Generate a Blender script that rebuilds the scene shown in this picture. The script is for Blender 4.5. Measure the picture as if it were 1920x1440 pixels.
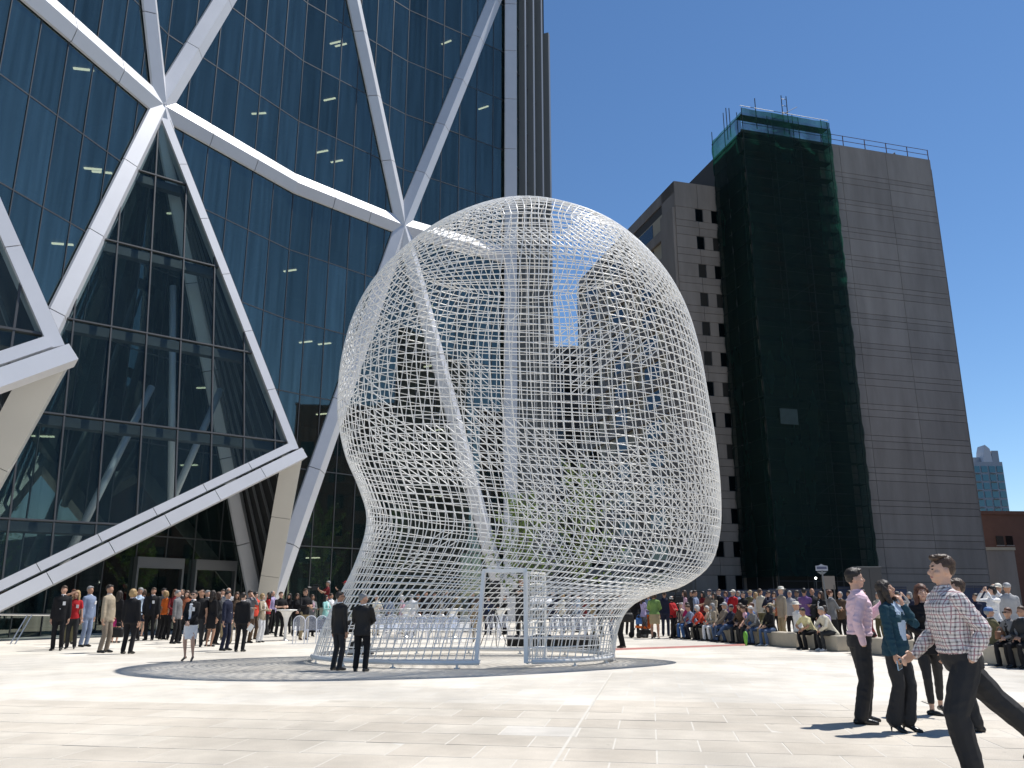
import bpy, bmesh, math, random
import numpy as np
from mathutils import Vector, Matrix, noise
from mathutils.bvhtree import BVHTree

for o in list(bpy.data.objects): bpy.data.objects.remove(o)
scene = bpy.context.scene
col = scene.collection
rnd = random.Random(11)
R = math.radians

# ---------------------------------------------------------------- camera
CAM_H, PITCH, FPX = 1.5, R(14.63), 1540.0
cam_d = bpy.data.cameras.new('camera'); cam = bpy.data.objects.new('camera', cam_d); col.objects.link(cam)
cam.location = (0, 0, CAM_H); cam.rotation_euler = (math.pi/2 + PITCH, 0, 0)
cam_d.sensor_width = 36.0; cam_d.lens = 36.0*FPX/1920.0
cam_d.clip_start = 0.1; cam_d.clip_end = 3000
scene.camera = cam
scene.render.resolution_x, scene.render.resolution_y = 1024, 768

# ---------------------------------------------------------------- sky and sun
SUN_EL, SUN_DIR = R(62), Vector((0.90, 0.42, 0)).normalized()
world = bpy.data.worlds.new('World'); scene.world = world; world.use_nodes = True
wn = world.node_tree; wn.nodes.clear()
sky = wn.nodes.new('ShaderNodeTexSky'); sky.sky_type = 'NISHITA'; sky.sun_disc = False
sky.sun_elevation = SUN_EL; sky.sun_rotation = math.atan2(SUN_DIR.x, SUN_DIR.y)
sky.altitude = 1050; sky.air_density = 1.0; sky.dust_density = 0.05; sky.ozone_density = 3.0
bg = wn.nodes.new('ShaderNodeBackground'); bg.inputs['Strength'].default_value = 0.115
wo = wn.nodes.new('ShaderNodeOutputWorld')
hs = wn.nodes.new('ShaderNodeHueSaturation'); hs.inputs['Saturation'].default_value = 1.13
wn.links.new(sky.outputs[0], hs.inputs['Color']); wn.links.new(hs.outputs[0], bg.inputs['Color']); wn.links.new(bg.outputs[0], wo.inputs['Surface'])
sl = bpy.data.lights.new('sun', 'SUN'); sl.energy = 5.0; sl.angle = R(0.53); sl.color = (1.0, 0.965, 0.91)
sun = bpy.data.objects.new('sun', sl); col.objects.link(sun)
to_sun = Vector((SUN_DIR.x*math.cos(SUN_EL), SUN_DIR.y*math.cos(SUN_EL), math.sin(SUN_EL)))
sun.rotation_euler = to_sun.to_track_quat('Z', 'Y').to_euler(); sun.location = to_sun*80
vs = scene.view_settings; vs.view_transform = 'Standard'; vs.look = 'None'; vs.exposure = 0.2; vs.gamma = 1.0
vs.use_curve_mapping = False
scene.render.engine = 'CYCLES'
scene.cycles.max_bounces = 5; scene.cycles.diffuse_bounces = 2; scene.cycles.glossy_bounces = 3; scene.cycles.transmission_bounces = 2; scene.cycles.transparent_max_bounces = 16

# ---------------------------------------------------------------- helpers
CP, SP = math.cos(PITCH), math.sin(PITCH)
def G(x, y, z=0.0):
    """ground point (or point at height z) seen at a photograph pixel"""
    xc, yc = (x-960)/FPX, -(y-720)/FPX
    up, fw = yc*CP+SP, CP-yc*SP
    t = (z-CAM_H)/up
    return Vector((xc*t, fw*t, z))
def AT(x, y, Y):
    """point seen at a photograph pixel, Y metres ahead"""
    xc, yc = (x-960)/FPX, -(y-720)/FPX
    up, fw = yc*CP+SP, CP-yc*SP
    return Vector((xc/fw*Y, Y, CAM_H+up/fw*Y))

def tag(o, label=None, cat=None, group=None, kind=None):
    if label: o['label'] = label
    if cat: o['category'] = cat
    if group: o['group'] = group
    if kind: o['kind'] = kind
    return o
def empty(name, loc=(0, 0, 0), rz=0.0, parent=None):
    o = bpy.data.objects.new(name, None); col.objects.link(o)
    o.location = loc; o.rotation_euler = (0, 0, rz); o.empty_display_size = 0.2
    if parent: o.parent = parent
    return o
def link(name, me, parent=None, mats=None):
    o = bpy.data.objects.new(name, me); col.objects.link(o)
    if parent: o.parent = parent
    if mats:
        for m in mats: me.materials.append(m)
    return o

class MB:
    """collects shapes, builds one mesh object"""
    def __init__(s): s.v = []; s.f = []; s.m = []; s.mi = 0
    def poly(s, pts, faces):
        b = len(s.v); s.v += [tuple(p) for p in pts]
        for f in faces: s.f.append(tuple(b+i for i in f)); s.m.append(s.mi)
        return s
    def frame_box(s, o, ax, ay, az):
        o, ax, ay, az = Vector(o), Vector(ax), Vector(ay), Vector(az)
        p = [o, o+ax, o+ax+ay, o+ay, o+az, o+ax+az, o+ax+ay+az, o+ay+az]
        fs = [(0, 3, 2, 1), (4, 5, 6, 7), (0, 1, 5, 4), (1, 2, 6, 5), (2, 3, 7, 6), (3, 0, 4, 7)]
        if ax.cross(ay).dot(az) < 0: fs = [f[::-1] for f in fs]
        return s.poly(p, fs)
    def box(s, x0, x1, y0, y1, z0, z1):
        return s.frame_box((x0, y0, z0), (x1-x0, 0, 0), (0, y1-y0, 0), (0, 0, z1-z0))
    def prism(s, pts, dirv):
        """closed outline swept along a vector"""
        n = len(pts); d = Vector(dirv); P = [Vector(p) for p in pts]
        fs = [tuple(range(n))[::-1], tuple(range(n, 2*n))] + [(i, (i+1) % n, n+(i+1) % n, n+i) for i in range(n)]
        return s.poly(P+[p+d for p in P], fs)
    def tube(s, pts, r, n=6, cap=True):
        P = [Vector(p) for p in pts]; k = len(P)
        rr = r if isinstance(r, (list, tuple)) else [r]*k
        b = len(s.v); ref = None
        for i in range(k):
            t = (P[min(i+1, k-1)]-P[max(i-1, 0)]).normalized()
            if ref is None: ref = t.orthogonal().normalized()
            a = (ref-t*ref.dot(t)); a = a.normalized() if a.length > 1e-6 else t.orthogonal().normalized()
            ref = a; c = t.cross(a)
            for j in range(n):
                an = 2*math.pi*j/n
                s.v.append(tuple(P[i]+(a*math.cos(an)+c*math.sin(an))*rr[i]))
        for i in range(k-1):
            for j in range(n):
                s.f.append((b+i*n+j, b+i*n+(j+1) % n, b+(i+1)*n+(j+1) % n, b+(i+1)*n+j)); s.m.append(s.mi)
        if cap:
            s.f.append(tuple(b+j for j in range(n))[::-1]); s.m.append(s.mi)
            s.f.append(tuple(b+(k-1)*n+j for j in range(n))); s.m.append(s.mi)
        return s
    def bar(s, p, q, w, h=None, up=(0, 0, 1)):
        """square bar from p to q"""
        p, q = Vector(p), Vector(q); d = q-p; h = h or w
        u = Vector(up); a = d.cross(u)
        if a.length < 1e-6: a = d.cross(Vector((1, 0, 0)))
        a = a.normalized()*w; c = a.cross(d).normalized()*h
        return s.frame_box(p-a/2-c/2, a, d, c)
    def lathe(s, prof, n=16, o=(0, 0, 0), sx=1, sy=1):
        """(r, z) outline turned about z"""
        b = len(s.v); k = len(prof); ox, oy, oz = o
        for r, z in prof:
            for j in range(n):
                an = 2*math.pi*j/n; s.v.append((ox+r*math.cos(an)*sx, oy+r*math.sin(an)*sy, oz+z))
        for i in range(k-1):
            for j in range(n):
                s.f.append((b+i*n+j, b+i*n+(j+1) % n, b+(i+1)*n+(j+1) % n, b+(i+1)*n+j)); s.m.append(s.mi)
        s.f.append(tuple(b+j for j in range(n))[::-1]); s.m.append(s.mi)
        s.f.append(tuple(b+(k-1)*n+j for j in range(n))); s.m.append(s.mi)
        return s
    def mesh(s, name, smooth=False):
        me = bpy.data.meshes.new(name); me.from_pydata(s.v, [], s.f)
        if any(s.m): me.polygons.foreach_set('material_index', s.m)
        if smooth: me.polygons.foreach_set('use_smooth', [True]*len(me.polygons))
        me.update(); return me
    def build(s, name, mat, parent=None, smooth=False):
        mats = mat if isinstance(mat, (list, tuple)) else [mat]
        return link(name, s.mesh(name, smooth), parent, mats)
def copy_of(o, parent=None, loc=None):
    c = o.copy(); col.objects.link(c); c.parent = parent
    if loc is not None: c.location = loc
    return c
def copy_tree(o, parent=None, kids=None):
    c = copy_of(o, parent)
    for ch in (o.children if kids is None else kids[o]): copy_tree(ch, c)
    return c

# ---------------------------------------------------------------- materials
def nmat(name):
    m = bpy.data.materials.new(name); m.use_nodes = True
    n = m.node_tree; b = n.nodes['Principled BSDF']; return m, n, b
def mat(name, rgb, rough=0.6, metal=0.0, var=0.0, scale=3.0, bump=0.0, bscale=40.0, spec=None, coat=0.0, obj_var=0.0, stretch=None):
    m, n, b = nmat(name); L = n.links
    b.inputs['Roughness'].default_value = rough; b.inputs['Metallic'].default_value = metal
    if spec is not None: b.inputs['Specular IOR Level'].default_value = spec
    if coat: b.inputs['Coat Weight'].default_value = coat
    c4 = (*rgb, 1); out = None
    tc = n.nodes.new('ShaderNodeTexCoord'); vec = tc.outputs['Object']
    if stretch:
        mp = n.nodes.new('ShaderNodeMapping'); mp.inputs['Scale'].default_value = stretch
        L.new(vec, mp.inputs['Vector']); vec = mp.outputs[0]
    b.inputs['Base Color'].default_value = c4
    if var:
        t = n.nodes.new('ShaderNodeTexNoise'); t.inputs['Scale'].default_value = scale; t.inputs['Detail'].default_value = 5
        t.inputs['Roughness'].default_value = 0.62; L.new(vec, t.inputs['Vector'])
        r = n.nodes.new('ShaderNodeMapRange'); r.inputs[1].default_value = 0.25; r.inputs[2].default_value = 0.75
        r.inputs[3].default_value = 1-var; r.inputs[4].default_value = 1+var; L.new(t.outputs['Fac'], r.inputs[0])
        x = n.nodes.new('ShaderNodeMix'); x.data_type = 'RGBA'; x.blend_type = 'MULTIPLY'; x.inputs['Factor'].default_value = 1
        x.inputs['A'].default_value = c4; L.new(r.outputs[0], x.inputs['B']); out = x.outputs['Result']
    if obj_var:
        oi = n.nodes.new('ShaderNodeObjectInfo')
        r = n.nodes.new('ShaderNodeMapRange'); r.inputs[3].default_value = 1-obj_var; r.inputs[4].default_value = 1+obj_var
        L.new(oi.outputs['Random'], r.inputs[0])
        x = n.nodes.new('ShaderNodeMix'); x.data_type = 'RGBA'; x.blend_type = 'MULTIPLY'; x.inputs['Factor'].default_value = 1
        if out: L.new(out, x.inputs['A'])
        else: x.inputs['A'].default_value = c4
        L.new(r.outputs[0], x.inputs['B']); out = x.outputs['Result']
    if out: L.new(out, b.inputs['Base Color'])
    if bump:
        t = n.nodes.new('ShaderNodeTexNoise'); t.inputs['Scale'].default_value = bscale; t.inputs['Detail'].default_value = 4
        L.new(vec, t.inputs['Vector'])
        bp = n.nodes.new('ShaderNodeBump'); bp.inputs['Strength'].default_value = bump; bp.inputs['Distance'].default_value = 0.02
        L.new(t.outputs['Fac'], bp.inputs['Height']); L.new(bp.outputs[0], b.inputs['Normal'])
    return m
def glass_mat(name, tint, refl_ior, thru, rough=0.02, wav=0.0, body=(0.004, 0.007, 0.009), vary=0.0, blinds=None):
    """coated facade glass: fresnel mirror over a partly see-through dark body"""
    m = bpy.data.materials.new(name); m.use_nodes = True; n = m.node_tree; n.nodes.clear(); L = n.links
    out = n.nodes.new('ShaderNodeOutputMaterial')
    gl = n.nodes.new('ShaderNodeBsdfGlossy'); gl.inputs['Roughness'].default_value = rough; gl.inputs['Color'].default_value = (*tint, 1)
    tr = n.nodes.new('ShaderNodeBsdfTransparent'); tr.inputs['Color'].default_value = (*thru, 1)
    df = n.nodes.new('ShaderNodeBsdfDiffuse'); df.inputs['Color'].default_value = (*body, 1)
    a = n.nodes.new('ShaderNodeAddShader'); L.new(tr.outputs[0], a.inputs[0]); L.new(df.outputs[0], a.inputs[1])
    fr = n.nodes.new('ShaderNodeFresnel'); fr.inputs['IOR'].default_value = refl_ior
    bk = n.nodes.new('ShaderNodeNewGeometry'); sb = n.nodes.new('ShaderNodeMath'); sb.operation = 'SUBTRACT'; sb.inputs[0].default_value = 1.0; L.new(bk.outputs['Backfacing'], sb.inputs[1])
    fb = n.nodes.new('ShaderNodeMath'); fb.operation = 'MULTIPLY'; L.new(fr.outputs[0], fb.inputs[0]); L.new(sb.outputs[0], fb.inputs[1])
    mx = n.nodes.new('ShaderNodeMixShader'); L.new(fb.outputs[0], mx.inputs[0]); L.new(a.outputs[0], mx.inputs[1]); L.new(gl.outputs[0], mx.inputs[2])
    if wav:
        tc = n.nodes.new('ShaderNodeTexCoord')
        t = n.nodes.new('ShaderNodeTexNoise'); t.inputs['Scale'].default_value = 0.35; t.inputs['Detail'].default_value = 1
        oi = n.nodes.new('ShaderNodeObjectInfo'); t.noise_dimensions = '4D'
        ml = n.nodes.new('ShaderNodeMath'); ml.operation = 'MULTIPLY'; ml.inputs[1].default_value = 50
        L.new(oi.outputs['Random'], ml.inputs[0]); L.new(ml.outputs[0], t.inputs['W'])
        L.new(tc.outputs['Object'], t.inputs['Vector'])
        bp = n.nodes.new('ShaderNodeBump'); bp.inputs['Strength'].default_value = wav; bp.inputs['Distance'].default_value = 0.1
        L.new(t.outputs['Fac'], bp.inputs['Height']); L.new(bp.outputs[0], gl.inputs['Normal'])
    if vary:        # mirror tint and body tone differ from pane to pane, with upright streaks
        oi2 = n.nodes.new('ShaderNodeObjectInfo'); tc2 = n.nodes.new('ShaderNodeTexCoord')
        mp = n.nodes.new('ShaderNodeMapping'); mp.inputs['Scale'].default_value = (3.5, 3.5, 0.16); L.new(tc2.outputs['Object'], mp.inputs[0])
        ad = n.nodes.new('ShaderNodeVectorMath'); ad.operation = 'ADD'; L.new(mp.outputs[0], ad.inputs[0]); L.new(oi2.outputs['Location'], ad.inputs[1])
        t2 = n.nodes.new('ShaderNodeTexNoise'); t2.inputs['Scale'].default_value = 1.0; t2.inputs['Detail'].default_value = 4; L.new(ad.outputs[0], t2.inputs['Vector'])
        r1 = n.nodes.new('ShaderNodeMapRange'); r1.inputs[1].default_value = .3; r1.inputs[2].default_value = .75; r1.inputs[3].default_value = 1-vary; r1.inputs[4].default_value = 1+vary; L.new(t2.outputs['Fac'], r1.inputs[0])
        r2 = n.nodes.new('ShaderNodeMapRange'); r2.inputs[3].default_value = 1-vary*.8; r2.inputs[4].default_value = 1+vary*.8; L.new(oi2.outputs['Random'], r2.inputs[0])
        ml2 = n.nodes.new('ShaderNodeMath'); ml2.operation = 'MULTIPLY'; L.new(r1.outputs[0], ml2.inputs[0]); L.new(r2.outputs[0], ml2.inputs[1])
        for sock, c in ((gl.inputs['Color'], tint), (df.inputs['Color'], body)):
            x = n.nodes.new('ShaderNodeMix'); x.data_type = 'RGBA'; x.blend_type = 'MULTIPLY'; x.inputs['Factor'].default_value = 1; x.inputs['A'].default_value = (*c, 1)
            L.new(ml2.outputs[0], x.inputs['B']); L.new(x.outputs['Result'], sock)
    if blinds:      # some windows have a pale blind behind the glass
        oi3 = n.nodes.new('ShaderNodeObjectInfo'); gt = n.nodes.new('ShaderNodeMath'); gt.operation = 'GREATER_THAN'; gt.inputs[1].default_value = .68; L.new(oi3.outputs['Random'], gt.inputs[0])
        x = n.nodes.new('ShaderNodeMix'); x.data_type = 'RGBA'; L.new(gt.outputs[0], x.inputs['Factor']); x.inputs['A'].default_value = (*body, 1); x.inputs['B'].default_value = (*blinds, 1)
        L.new(x.outputs['Result'], df.inputs['Color'])
    L.new(mx.outputs[0], out.inputs['Surface']); return m
def emit_mat(name, rgb, s):
    m = bpy.data.materials.new(name); m.use_nodes = True; n = m.node_tree; n.nodes.clear()
    o = n.nodes.new('ShaderNodeOutputMaterial'); e = n.nodes.new('ShaderNodeEmission')
    e.inputs[0].default_value = (*rgb, 1); e.inputs[1].default_value = s; n.links.new(e.outputs[0], o.inputs[0])
    try: m.cycles.emission_sampling = 'NONE'
    except Exception: pass
    return m
M = {}
M['glass'] = glass_mat('facade_glass', (0.76, 0.84, 0.74), 2.35, (0.28, 0.32, 0.33), wav=0.02, vary=0.22, body=(.006, .012, .013))
M['clear'] = glass_mat('atrium_glass', (0.66, 0.70, 0.66), 1.5, (0.78, 0.84, 0.84), wav=0.05, vary=.12, body=(.004, .006, .006))
M['alu'] = mat('white_cladding', (0.60, 0.605, 0.63), 0.42, 0.2, var=0.05, scale=0.6, obj_var=0.03)
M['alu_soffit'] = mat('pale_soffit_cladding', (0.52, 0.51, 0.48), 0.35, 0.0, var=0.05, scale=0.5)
M['mullion'] = mat('dark_mullion', (0.065, 0.068, 0.072), 0.45, 0.3)
M['dark'] = mat('dark_interior', (0.035, 0.037, 0.04), 0.8)
M['slabm'] = mat('interior_slab', (0.10, 0.10, 0.10), 0.8)
M['lamp'] = emit_mat('office_light', (1.0, 0.86, 0.55), 6.0)
M['white'] = mat('white_paint', (0.86, 0.845, 0.81), 0.32, var=0.04, scale=2.0)
M['black'] = mat('black_plastic', (0.012, 0.012, 0.013), 0.45)
M['chrome'] = mat('brushed_steel', (0.62, 0.63, 0.64), 0.28, 1.0)
# ================================================================ GROUND
def ground_mat():
    m, n, b = nmat('granite_paving'); L = n.links
    geo = n.nodes.new('ShaderNodeNewGeometry')
    mp = n.nodes.new('ShaderNodeMapping'); mp.vector_type = 'POINT'; mp.inputs['Rotation'].default_value = (0, 0, PAVE_ROT)
    L.new(geo.outputs['Position'], mp.inputs['Vector'])
    br = n.nodes.new('ShaderNodeTexBrick'); br.offset = 0.5; br.inputs['Scale'].default_value = 1.0
    br.inputs['Brick Width'].default_value = SLAB_W; br.inputs['Row Height'].default_value = SLAB_D
    br.inputs['Mortar Size'].default_value = 0.012; br.inputs['Mortar Smooth'].default_value = 0.3; br.inputs['Bias'].default_value = -0.2
    br.inputs['Color1'].default_value = (0.565, 0.525, 0.46, 1); br.inputs['Color2'].default_value = (0.615, 0.58, 0.52, 1)
    br.inputs['Mortar'].default_value = (0.58, 0.56, 0.52, 1)
    L.new(mp.outputs[0], br.inputs['Vector'])
    stain = stone_stain(n, geo.outputs['Position'])
    x = n.nodes.new('ShaderNodeMix'); x.data_type = 'RGBA'; x.blend_type = 'MULTIPLY'; x.inputs['Factor'].default_value = 1
    L.new(br.outputs['Color'], x.inputs['A']); L.new(stain, x.inputs['B']); L.new(x.outputs['Result'], b.inputs['Base Color'])
    b.inputs['Roughness'].default_value = 0.75; b.inputs['Specular IOR Level'].default_value = 0.3
    return m
def stone_stain(n, vec):
    """large soft worn patches, fine speckle"""
    L = n.links
    def nz(scale, det, lo, hi, a, c, stretch=(1, 1, 1)):
        mp = n.nodes.new('ShaderNodeMapping'); mp.inputs['Scale'].default_value = stretch; L.new(vec, mp.inputs['Vector'])
        t = n.nodes.new('ShaderNodeTexNoise'); t.inputs['Scale'].default_value = scale; t.inputs['Detail'].default_value = det
        t.inputs['Roughness'].default_value = 0.6; L.new(mp.outputs[0], t.inputs['Vector'])
        r = n.nodes.new('ShaderNodeMapRange'); r.interpolation_type = 'SMOOTHSTEP'
        r.inputs[1].default_value = lo; r.inputs[2].default_value = hi; r.inputs[3].default_value = a; r.inputs[4].default_value = c
        L.new(t.outputs['Fac'], r.inputs[0]); return r.outputs[0]
    a = nz(0.22, 6, 0.38, 0.62, 0.86, 1.13); c = nz(1.7, 5, 0.3, 0.7, 0.93, 1.07); d = nz(85, 2, 0.3, 0.7, 0.90, 1.08)
    m1 = n.nodes.new('ShaderNodeMath'); m1.operation = 'MULTIPLY'; L.new(a, m1.inputs[0]); L.new(c, m1.inputs[1])
    m2 = n.nodes.new('ShaderNodeMath'); m2.operation = 'MULTIPLY'; L.new(m1.outputs[0], m2.inputs[0]); L.new(d, m2.inputs[1])
    sp = n.nodes.new('ShaderNodeTexVoronoi'); sp.inputs['Scale'].default_value = 2.1; L.new(vec, sp.inputs['Vector'])     # gum spots and drips
    r = n.nodes.new('ShaderNodeMapRange'); r.inputs[1].default_value = 0.02; r.inputs[2].default_value = 0.055; r.inputs[3].default_value = 0.72; r.inputs[4].default_value = 1.0; L.new(sp.outputs['Distance'], r.inputs[0])
    s2 = nz(0.9, 8, 0.62, 0.72, 1.0, 0.84, (1, 2.6, 1))
    m3 = n.nodes.new('ShaderNodeMath'); m3.operation = 'MULTIPLY'; L.new(m2.outputs[0], m3.inputs[0]); L.new(r.outputs[0], m3.inputs[1])
    m4 = n.nodes.new('ShaderNodeMath'); m4.operation = 'MULTIPLY'; L.new(m3.outputs[0], m4.inputs[0]); L.new(s2, m4.inputs[1])
    return m4.outputs[0]
PAVE_ROT = math.atan2(0.161, 0.987)          # the courses run a little off square to the view
SLAB_W, SLAB_D = 0.88, 0.70
M['paving'] = ground_mat()
def slab_mat():
    m, n, b = nmat('granite_slab'); L = n.links
    oi = n.nodes.new('ShaderNodeObjectInfo'); geo = n.nodes.new('ShaderNodeNewGeometry')
    r = n.nodes.new('ShaderNodeValToRGB'); e = r.color_ramp.elements
    e[0].position = 0; e[0].color = (0.50, 0.45, 0.38, 1); e[1].position = 0.955; e[1].color = (0.54, 0.495, 0.425, 1)
    k = r.color_ramp.elements.new(0.965); k.color = (0.59, 0.56, 0.51, 1)
    L.new(oi.outputs['Random'], r.inputs[0])
    s = stone_stain(n, geo.outputs['Position'])
    x = n.nodes.new('ShaderNodeMix'); x.data_type = 'RGBA'; x.blend_type = 'MULTIPLY'; x.inputs['Factor'].default_value = 1
    L.new(r.outputs[0], x.inputs['A']); L.new(s, x.inputs['B']); L.new(x.outputs['Result'], b.inputs['Base Color'])
    b.inputs['Roughness'].default_value = 0.72; b.inputs['Specular IOR Level'].default_value = 0.3
    t = n.nodes.new('ShaderNodeTexNoise'); t.inputs['Scale'].default_value = 60; t.inputs['Detail'].default_value = 3
    L.new(geo.outputs['Position'], t.inputs['Vector'])
    bp = n.nodes.new('ShaderNodeBump'); bp.inputs['Strength'].default_value = 0.25; bp.inputs['Distance'].default_value = 0.01
    L.new(t.outputs['Fac'], bp.inputs['Height']); L.new(bp.outputs[0], b.inputs['Normal'])
    return m
M['slab'] = slab_mat()
M['asphalt'] = mat('asphalt', (0.055, 0.055, 0.057), 0.9, var=0.15, scale=0.4, bump=0.3, bscale=30)
M['joint'] = mat('pale_joint_grout', (0.575, 0.545, 0.49), 0.85, var=0.08, scale=4)
M['kerb'] = mat('concrete_kerb', (0.42, 0.41, 0.39), 0.85, var=0.1, scale=1)
tag(MB().box(-900, 900, -500, 1600, -0.62, -0.15).build('ground', M['asphalt']), kind='structure')
ROT = Matrix.Rotation(-PAVE_ROT, 3, 'Z')      # paving frame -> world
plaza = MB()
NEAR = 12.9
plaza.poly([(-60, -30, 0), (46, -30, 0), (46, 62, 0), (-60, 62, 0)], [(0, 1, 2, 3)])
plaza.poly([(-60, -30, -0.16), (46, -30, -0.16), (46, 62, -0.16), (-60, 62, -0.16), (-60, -30, 0), (46, -30, 0), (46, 62, 0), (-60, 62, 0)],
           [(0, 1, 5, 4), (1, 2, 6, 5), (2, 3, 7, 6), (3, 0, 4, 7)])
plaza_o = tag(plaza.build('plaza_paving', M['paving']), kind='structure')
# nearest slabs, each its own piece standing 8 mm proud of pale joints
sm = MB(); e = 0.007; b_ = 0.002
w, d = SLAB_W/2-e, SLAB_D/2-e
sm.poly([(-w, -d, 0), (w, -d, 0), (w, d, 0), (-w, d, 0), (-w+b_, -d+b_, 0.008), (w-b_, -d+b_, 0.008), (w-b_, d-b_, 0.008), (-w+b_, d-b_, 0.008)],
        [(4, 5, 6, 7), (0, 1, 5, 4), (1, 2, 6, 5), (2, 3, 7, 6), (3, 0, 4, 7)])
sme = sm.mesh('paving_slab'); sme.materials.append(M['slab'])
cells = []
for j in range(0, 40):
    for i in range(-40, 40):
        p = ROT @ Vector(((i+0.5+(0.5 if j % 2 else 0))*SLAB_W, (j+0.5)*SLAB_D, 0))
        if p.y < 6.6 or p.y > NEAR: continue
        if abs(p.x) > 0.66*p.y+1.0: continue
        cells.append((p.y, p))
cells.sort(key=lambda c: c[0]); cells = cells[:296]
jb = MB(); ymin, ymax = 6.0, max(c[0] for c in cells)
for k, (yy, p) in enumerate(cells):
    o = link('paving_slab', sme, plaza_o); o.location = (p.x, p.y, 0.004+rnd.uniform(-0.001, 0.001)); o.rotation_euler = (rnd.uniform(-.0015, .0015), rnd.uniform(-.0015, .0015), -PAVE_ROT)
    cx, cy = SLAB_W/2+0.006, SLAB_D/2+0.006
    q = [ROT @ Vector((sx*cx, sy*cy, 0))+Vector((p.x, p.y, 0.0102+0.00001*(k % 7))) for sx, sy in ((-1, -1), (1, -1), (1, 1), (-1, 1))]
    jb.poly(q, [(0, 1, 2, 3)])
tag(jb.build('joint_grout', M['joint'], plaza_o), kind='stuff')
# one long expansion joint running away from the camera
p0, p1 = G(1035, 1440), G(1148, 1262)
dv = (p1-p0).normalized(); p0 = p0-dv*3; sv = Vector((dv.y, -dv.x, 0))*0.016
jm = MB().poly([p0-sv+Vector((0, 0, .0165)), p0+sv+Vector((0, 0, .0165)), p1+sv+Vector((0, 0, .0165)), p1-sv+Vector((0, 0, .0165))], [(0, 1, 2, 3)])
jm.build('expansion_joint', M['joint'], plaza_o)

# ================================================================ CURVED OFFICE TOWER
FH = 26.5/6; TOP = FH*14
Nm1, G0, N1, G1, N2, G2 = [Vector(p) for p in ((-22.2, 20.2, 0), (-20.8, 29.0, 0), (-18.55, 38.1, 0), (-13.6, 46.4, 0), (-7.7, 52.5, 0), (-0.25, 57.7, 0))]
E1 = Vector((1.35, 61.5, 0)); E2 = Vector((3.05, 66.5, 0))
tower = tag(empty('office_tower', G1), 'tall dark blue glass tower with white triangular diagrid beams', 'tower')
def tpart(mb, name, m, parent=None, smooth=False):
    o = mb.build(name, m, parent or tower, smooth)
    if (parent or tower) is tower: o.location = -tower.location
    return o
PLAN = [Nm1, G0, N1, G1, N2, G2]
NC = 6
def seg_frame(a, b):
    d = (b-a); L = d.length; u = d/L; nrm = Vector((u.y, -u.x, 0)); return u, nrm, L
pane_meshes = {}
pane_list = []
for si in range(5):
    a, b = PLAN[si], PLAN[si+1]; u, nrm, L = seg_frame(a, b); cw = L/NC
    for c in range(NC):
        for f in range(14):
            pane_list.append((a+u*(c+0.5)*cw+Vector((0, 0, (f+0.5)*FH)), si, cw, u))
cam_v = Vector((0, 0, CAM_H))
def vis_key(t):
    p = t[0]; d = p-cam_v; dep = d.y*CP+d.z*SP; up = -d.y*SP+d.z*CP
    x, y = 960+FPX*d.x/dep, 720-FPX*up/dep
    inside = -60 < x < 1100 and -120 < y < 1200
    return (0 if inside else 1, d.length)
pane_list.sort(key=vis_key)
rest = MB()
gap = 0.035
for k, (p, si, cw, u) in enumerate(pane_list):
    if k < 300:
        if si not in pane_meshes:
            me = MB().box(-cw/2+gap, cw/2-gap, -0.012, 0.012, -FH/2+gap, FH/2-gap).mesh('glass_pane'); me.materials.append(M['glass']); pane_meshes[si] = me
        o = link('glass_pane', pane_meshes[si], tower); o.location = p-tower.location
        o.rotation_euler = (rnd.gauss(0, 0.0022), 0, math.atan2(u.y, u.x)+rnd.gauss(0, 0.0022))
    else:
        q = p-u*(cw/2-gap); q.z -= FH/2-gap
        rest.frame_box(q, u*(cw-2*gap), Vector((-u.y, u.x, 0))*0.02, (0, 0, FH-2*gap))
tag(tpart(rest, 'far_glass_panes', M['glass']), kind='stuff')
mul = MB(); slabs = MB(); back = MB(); lamps = []
for si in range(5):
    a, b = PLAN[si], PLAN[si+1]; u, nrm, L = seg_frame(a, b); inn = -nrm
    for c in range(NC+1):
        p = a+u*(L*c/NC)
        mul.frame_box(p-u*0.025+nrm*0.04, u*0.05, inn*0.16, (0, 0, TOP))
    for f in range(15):
        mul.frame_box(a+Vector((0, 0, f*FH-0.03))+nrm*0.03, u*L, inn*0.13, (0, 0, 0.06))
        slabs.frame_box(a+Vector((0, 0, f*FH-0.55))+inn*0.25, u*L, inn*5.5, (0, 0, 0.5))
    back.frame_box(a+inn*5.8, u*L, inn*0.2, (0, 0, TOP))
    for f in range(1, 14):
        for k in range(2):
            if rnd.random() < 0.42:
                q = a+u*rnd.uniform(0.1, 0.9)*L+inn*rnd.uniform(0.7, 1.6)+Vector((0, 0, f*FH-0.62))
                lamps.append((q, u, inn))
tpart(mul, 'mullion_grid', M['mullion']); tpart(slabs, 'floor_slabs', M['slabm']); tpart(back, 'core_wall', M['dark'])
lme = MB().box(-0.06, 0.06, -0.45, 0.45, 0, 0.06).mesh('ceiling_light'); lme.materials.append(M['lamp'])
for q, u, inn in lamps:
    o = link('ceiling_light', lme, tower); o.location = q-tower.location; o.rotation_euler = (0, 0, math.atan2(inn.y, inn.x)-math.pi/2+R(25))
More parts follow.
